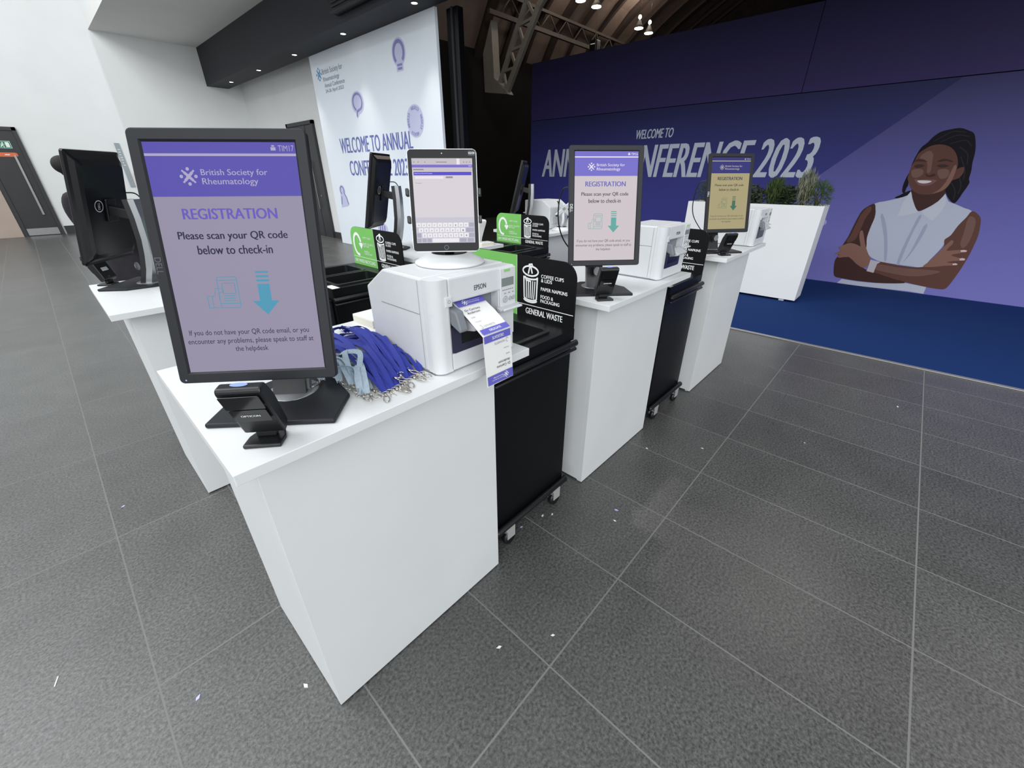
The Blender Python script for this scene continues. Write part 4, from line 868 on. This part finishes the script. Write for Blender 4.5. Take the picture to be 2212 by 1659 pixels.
# ---------------------------------------------------------------- delegate badge hanging from the printer
bg_ = thing('name_badge', 'printed white and violet delegate badge strip hanging out of the nearest printer', 'badge', (.738, .86, 1.27))
def badge_face(A, B, down, flip):
    Wb = .106
    F = frame(A, (1, 0, 0), (Vector(A)-Vector(B)).normalized())
    return F, Wb
top = Vector((0, -.006, -.020)); fold = Vector((.004, -.120, -.092)); bot = Vector((.006, -.130, -.240))
path = [top+Vector((0, .006, .001)), top, top.lerp(fold, .5)+Vector((0, -.002, .003)), fold, fold.lerp(bot, .1), bot]
MB().ribbon(path, (1, 0, 0), .106, .0006).build('paper_strip', PAPER, bg_)
VI = mat('badge_violet', (100, 98, 190), .6); BK = mat('badge_ink', (60, 60, 66), .7); GY = mat('badge_grey_ink', (150, 150, 160), .7)
for A, Bp, fl in ((top, fold, False), (bot, fold, True)):
    bk = MB(); gy = MB(); wt = MB(); L = (A-Bp).length
    if not fl: Fm = frame(A.lerp(Bp, .5)+Vector((0, -.0022, .0032)), (1, 0, 0), (A-Bp))
    else: Fm = frame(A.lerp(Bp, .5)+Vector((0, -.0012, 0)), (-1, 0, 0), (A-Bp))
    if fl: Fm = Matrix.Translation((0, -.001, 0)) @ frame(A.lerp(Bp, .5), (-1, 0, 0), (A-Bp))
    hw = .0505; y = lambda v: L/2-v*L
    d = .0016
    MB().rect(Fm, -hw, hw, y(.2), y(.02), d).build('violet_band', VI, bg_); MB().rect(Fm, -hw, hw, y(.995), y(.86), d).build('violet_band', VI, bg_)
    wt.text(Fm, 'British Society for', -.012, .036, y(.115), y(.08), d+.0006).text(Fm, 'Rheumatology', -.010, .030, y(.16), y(.122), d+.0006).text(Fm, 'DELEGATE', -.022, .022, y(.955), y(.90), d+.0006, bold=.02)
    bsr_logo(wt, Fm, -.022, y(.12), .010, d+.0006)
    bk.text(Fm, 'Dr Catriona', -.042, .012, y(.345), y(.29), d, bold=.005).text(Fm, 'Anderson', -.042, .004, y(.425), y(.37), d, bold=.005)
    gy.text(Fm, 'NHS', -.042, -.028, y(.54), y(.51), d).text(Fm, 'Tuesday', -.042, -.020, y(.67), y(.635), d).text(Fm, 'NOVARTIS', -.026, .014, y(.82), y(.775), d).ring(Fm, -.036, y(.80), .004, .006, .0012, d, radians(200), radians(480))
    bk.build('name_lettering', BK, bg_); gy.build('grey_lettering', GY, bg_); wt.build('white_lettering', PRINTW, bg_)

# ---------------------------------------------------------------- paper stacks
def stack(name, label, x, y, z, w, d, h, rz=0, n=1):
    t = thing(name, label, 'paper stack', (x, y, z), rz)
    MB().box(-w/2, w/2, -d/2, d/2, 0, h-.002, bev=.001).build('cards', CREAM, t)
    MB().box(-w/2-.001, w/2+.001, -d/2-.001, d/2+.001, h-.0019, h, T(.004, .003, 0)).build('top_card', PAPER, t)
stack('card_stack', 'low stack of white badge cards behind the nearest printer', .79, 1.395, 1.06, .2, .135, .028, radians(2))
stack('card_stack', 'thin stack of cream cards on back row counter beside the tablet', 2.33, 2.44, 1.06, .12, .085, .022, radians(-6))
stack('paper_sheets', 'flat sheets of white paper behind the pinkish screen', 1.80, 1.40, 1.06, .24, .16, .006, radians(8))

# ---------------------------------------------------------------- lanyards
BLU = mat('lanyard_blue', (33, 47, 142), .75, noise=.12, nscale=120); GRY = mat('lanyard_grey', (158, 176, 190), .75, noise=.1, nscale=120); NICK = mat('nickel', (198, 192, 184), .22, 1)
def clip(parent, p, ang, tilt=0):
    c = MB(); M = T(*p) @ RZ(ang) @ RX(tilt) @ Matrix.Scale(1.3, 4)
    c.tube([(.0055*cos(a), .0135*sin(a)-.026, 0) for a in [2*pi*i/18 for i in range(18)]], .00115, M, 6, closed=True)
    c.tube([(0, -.013, 0), (0, -.004, 0)], [.0028, .0022], M, 8)
    c.tube([(.006*cos(a), .005*sin(a)-.001, 0) for a in [pi*i/8 for i in range(9)]], .0011, M, 6)
    c.build('swivel_clip', NICK, parent)
def lanyard(label, clip_pos, far, hmid, m, group, seed, w=.0145):
    R = random.Random(seed); t = thing('lanyard', label, 'lanyard', (clip_pos[0], clip_pos[1], 1.0605), group=group)
    P = Vector((clip_pos[0], clip_pos[1], clip_pos[2]))*1.0; Q = Vector(far); O = Vector((clip_pos[0], clip_pos[1], 1.0605))
    d = (Q-P); d.z = 0; ln = d.length; d.normalize(); s = Vector((-d.y, d.x, 0))
    ang = math.atan2(d.y, d.x)-pi/2
    b = MB()
    for sd in (-1, 1):
        k1, k2 = R.uniform(-.006, .034)*sd, R.uniform(-.02, .06)*sd
        hz = hmid+R.uniform(-.006, .006)
        pts = [P+d*.004, P+d*ln*.18+s*k1*.5+Vector((0, 0, hz*.55)), P+d*ln*.42+s*k1+Vector((0, 0, hz)), P+d*ln*.7+s*k2+Vector((0, 0, hz*.85)), Q+s*k2*.6+Vector((0, 0, .004+hz*.25)), Q+d*.012+Vector((0, 0, .006))]
        pts = [p-O for p in cspline(pts, 6)]; n = len(pts); tw = R.uniform(-.9, .9)
        wd = [s*cos(.25*sd+tw*i/n)+Vector((0, 0, 1))*sin(.25*sd+tw*i/n) for i in range(n)]
        b.ribbon(pts, wd, w, .0009)
    b.build('strap', m, t)
    clip(t, P-O+Vector((0, 0, .001)), ang+R.uniform(-.5, .5), R.uniform(-.15, .2))
Z = 1.0625
blue = [((.585, .888), (.615, 1.10), .030), ((.566, .893), (.60, 1.16), .040), ((.548, .884), (.58, 1.20), .046), ((.535, .878), (.56, 1.24), .050), ((.520, .876), (.55, 1.30), .054),
        ((.506, .868), (.52, 1.26), .056), ((.492, .866), (.51, 1.33), .060), ((.478, .862), (.49, 1.22), .058), ((.464, .860), (.48, 1.30), .062), ((.452, .858), (.47, 1.18), .055),
        ((.500, .900), (.56, 1.36), .066), ((.530, .905), (.60, 1.33), .062), ((.556, .915), (.615, 1.26), .052), ((.470, .900), (.46, 1.36), .064), ((.575, .93), (.605, 1.38), .03)]
bl = ['at the right end of the pile against the printer', 'second from the printer side of the pile', 'third from the printer side of the pile', 'fourth from the printer side of the pile', 'right of the middle of the pile',
      'in the middle of the pile', 'just left of the middle of the pile', 'left of the middle of the pile', 'second from the grey lanyards', 'right beside the grey lanyards',
      'whose clip lies on top of the pile, left one', 'whose clip lies on top of the pile, middle one', 'whose clip lies on top of the pile, right one', 'crossing over the grey lanyards side', 'looping out behind the pile by the printer']
for i, ((c, f, h), l) in enumerate(zip(blue, bl)):
    lanyard('blue lanyard '+l, (c[0], c[1], Z+(.012 if 10 <= i < 13 else 0)), (f[0], f[1], Z), h, BLU, 'blue lanyards piled beside the nearest printer', 20+i)
grey = [((.392, .975), (.43, 1.09), .04), ((.405, .935), (.435, 1.10), .055), ((.418, .925), (.45, 1.08), .055), ((.430, .905), (.455, 1.06), .045), ((.402, .890), (.445, 1.04), .05), ((.418, .884), (.46, 1.05), .045), ((.436, .90), (.475, 1.04), .035), ((.365, 1.02), (.42, 1.10), .03)]
gl = ['hanging nearest the monitor stand', 'second from the monitor stand', 'with two crossing straps in the middle of the grey bunch', 'in the middle of the grey bunch', 'whose clip lies closest to the counter edge', 'whose clip lies beside the one nearest the edge', 'next to the blue pile', 'tucked behind the monitor']
for i, ((c, f, h), l) in enumerate(zip(grey, gl)):
    z0 = Z+(.013 if math.hypot(c[0]-.295, c[1]-1.029) < .17 else 0)
    lanyard('light grey lanyard '+l, (c[0], c[1], z0), (f[0], f[1], Z+.002), h, GRY, 'grey lanyards bunched beside the monitor stand', 60+i)

# ---------------------------------------------------------------- paper scraps on the floor
sc = [(-.18, 1.27), (.08, 1.04), (-.5, 1.69), (-.21, 2.61), (.62, .64), (.79, .52), (1.11, .96), (1.24, .93), (1.28, .9), (1.53, .67), (1.46, .64), (2.38, .54), (2.89, .07), (3.9, -.35), (2.14, .8)]
R = random.Random(5)
for i, (x, y) in enumerate(sc):
    a = R.uniform(0, 6); q = R.uniform(.8, 1.2)*(.010 if i != 2 else .016)
    pts = [(-q, -.2*q), (.2*q, -.55*q), (q, .1*q), (.1*q, .5*q)] if i != 2 else [(-q, -.0015), (q, -.002), (q, .0015), (-q, .002)]
    m = MB().prism(pts, .0005, .0016, RZ(a)); o = m.build('paper_scrap', PAPER if i % 3 else mat('scrap_lilac', (190, 190, 235), .7)); o.location = (x, y, 0)
    tag(o, 'tiny torn scrap of paper lying on the grey floor tiles', 'paper scrap', 'paper scraps on the floor')

# ---------------------------------------------------------------- person behind the far left monitor
pr = thing('person', 'person in black with hair in a bun, mostly hidden behind far left monitor', 'person', (.345, 4.0, 0), radians(-45)); pr.scale = (.97, .97, .97)
def skin(name, verts, edges, m, parent, sub=2):
    me = bpy.data.meshes.new(name); me.from_pydata([v[:3] for v in verts], edges, []); o = bpy.data.objects.new(name, me); COL.objects.link(o); o.parent = parent
    md = o.modifiers.new('skin', 'SKIN'); md.use_smooth_shade = True
    for i, v in enumerate(verts):
        r = v[3]; me.skin_vertices[0].data[i].radius = r if isinstance(r, tuple) else (r, r)
    me.skin_vertices[0].data[0].use_root = True
    s_ = o.modifiers.new('sub', 'SUBSURF'); s_.levels = sub; s_.render_levels = sub
    me.materials.append(m); return o
CL = mat('black_cloth', (30, 28, 34), .9, noise=.2, nscale=20); SKN = mat('skin_brown', (120, 84, 70), .6); HAIR = mat('hair_black', (20, 18, 19), .8, noise=.3, nscale=60)
V_ = [(0, 0, .93, (.15, .11)), (0, 0, 1.12, (.125, .095)), (0, 0, 1.32, (.15, .10)), (0, 0, 1.42, (.09, .075)), (0, .01, 1.49, .05), (0, .02, 1.57, .075), (0, .025, 1.64, .078),
      (.10, 0, .88, .095), (.10, .01, .50, .065), (.10, -.01, .10, .042), (.10, .11, .045, .035), (-.10, 0, .88, .095), (-.10, .01, .50, .065), (-.10, -.01, .10, .042), (-.10, .11, .045, .035),
      (.19, -.01, 1.37, .06), (.23, -.02, 1.10, .042), (.18, .16, .98, .034), (-.165, -.06, 1.49, .064), (-.165, -.07, 1.42, .07), (-.14, -.03, 1.15, .042), (-.10, .17, 1.06, .033)]
E_ = [(0, 1), (1, 2), (2, 3), (3, 4), (4, 5), (5, 6), (0, 7), (7, 8), (8, 9), (9, 10), (0, 11), (11, 12), (12, 13), (13, 14), (2, 15), (15, 16), (16, 17), (2, 18), (18, 19), (19, 20), (20, 21)]
def hand(wrist, fwd, side):
    W_ = Vector(wrist); f = Vector(fwd).normalized(); s = Vector(side).normalized(); dn = Vector((0, 0, -1))
    vs = [tuple(W_)+(.026,), tuple(W_+f*.05)+((.036, .018),), tuple(W_+f*.085)+((.036, .014),)]; es = [(0, 1), (1, 2)]
    for k, ln in enumerate((.062, .072, .068, .052)):
        b = W_+f*.085+s*(.028-.019*k); i = len(vs)
        vs += [tuple(b)+(.010,), tuple(b+f*ln*.5+dn*.004)+(.009,), tuple(b+f*ln*.85+dn*.02)+(.008,)]; es += [(2, i), (i, i+1), (i+1, i+2)]
    i = len(vs); b = W_+f*.03+s*.034
    vs += [tuple(b)+(.012,), tuple(b+f*.035+s*.016)+(.010,), tuple(b+f*.06+s*.014+dn*.008)+(.009,)]; es += [(1, i), (i, i+1), (i+1, i+2)]
    return skin('hand', vs, es, SKN, pr, 1)
hand((.18, .15, .982), (0, 1, -.25), (-1, 0, 0)); hand((-.10, .155, 1.062), (.15, 1, -.2), (1, 0, 0))
body = skin('body', V_, E_, CL, pr)
def ball(m, c, r, sx=1, sy=1, sz=1):
    b = bmesh.new(); bmesh.ops.create_uvsphere(b, u_segments=24, v_segments=16, radius=r)
    return m.bm(b, T(*c) @ Matrix.Diagonal((sx, sy, sz, 1)), True)
m = ball(MB(), (0, .045, 1.60), .075, .95, 1, 1.35); m.build('face', SKN, pr)
m = ball(MB(), (0, .005, 1.63), .088, .97, 1, 1.08); m.build('hair', HAIR, pr)
m = ball(MB(), (-.02, -.165, 1.665), .056, 1, 1.05, .95); ball(m, (-.015, -.15, 1.635), .046); ball(m, (-.01, -.09, 1.64), .045, 1, 1.4, 1); m.build('hair_bun', HAIR, pr)
for s_ in (-1, 1): ball(MB(), (s_*.074, .03, 1.605), .022, .4, .8, 1.3).build('ear', SKN, pr)
ball(MB(), (0, .112, 1.545), .02, 1.2, .5, .35).build('mouth', mat('lip_colour', (110, 62, 60), .5), pr)
for s_ in (-1, 1): MB().lathe([(.001, -.012), (.012, 0), (.001, .012)], T(s_*.028, .112, 1.615), 10).build('eye', EYE, pr)
MB().lathe([(.001, -.02), (.012, -.012), (.004, .02)], T(0, .12, 1.585), 10).build('nose', SKN, pr)
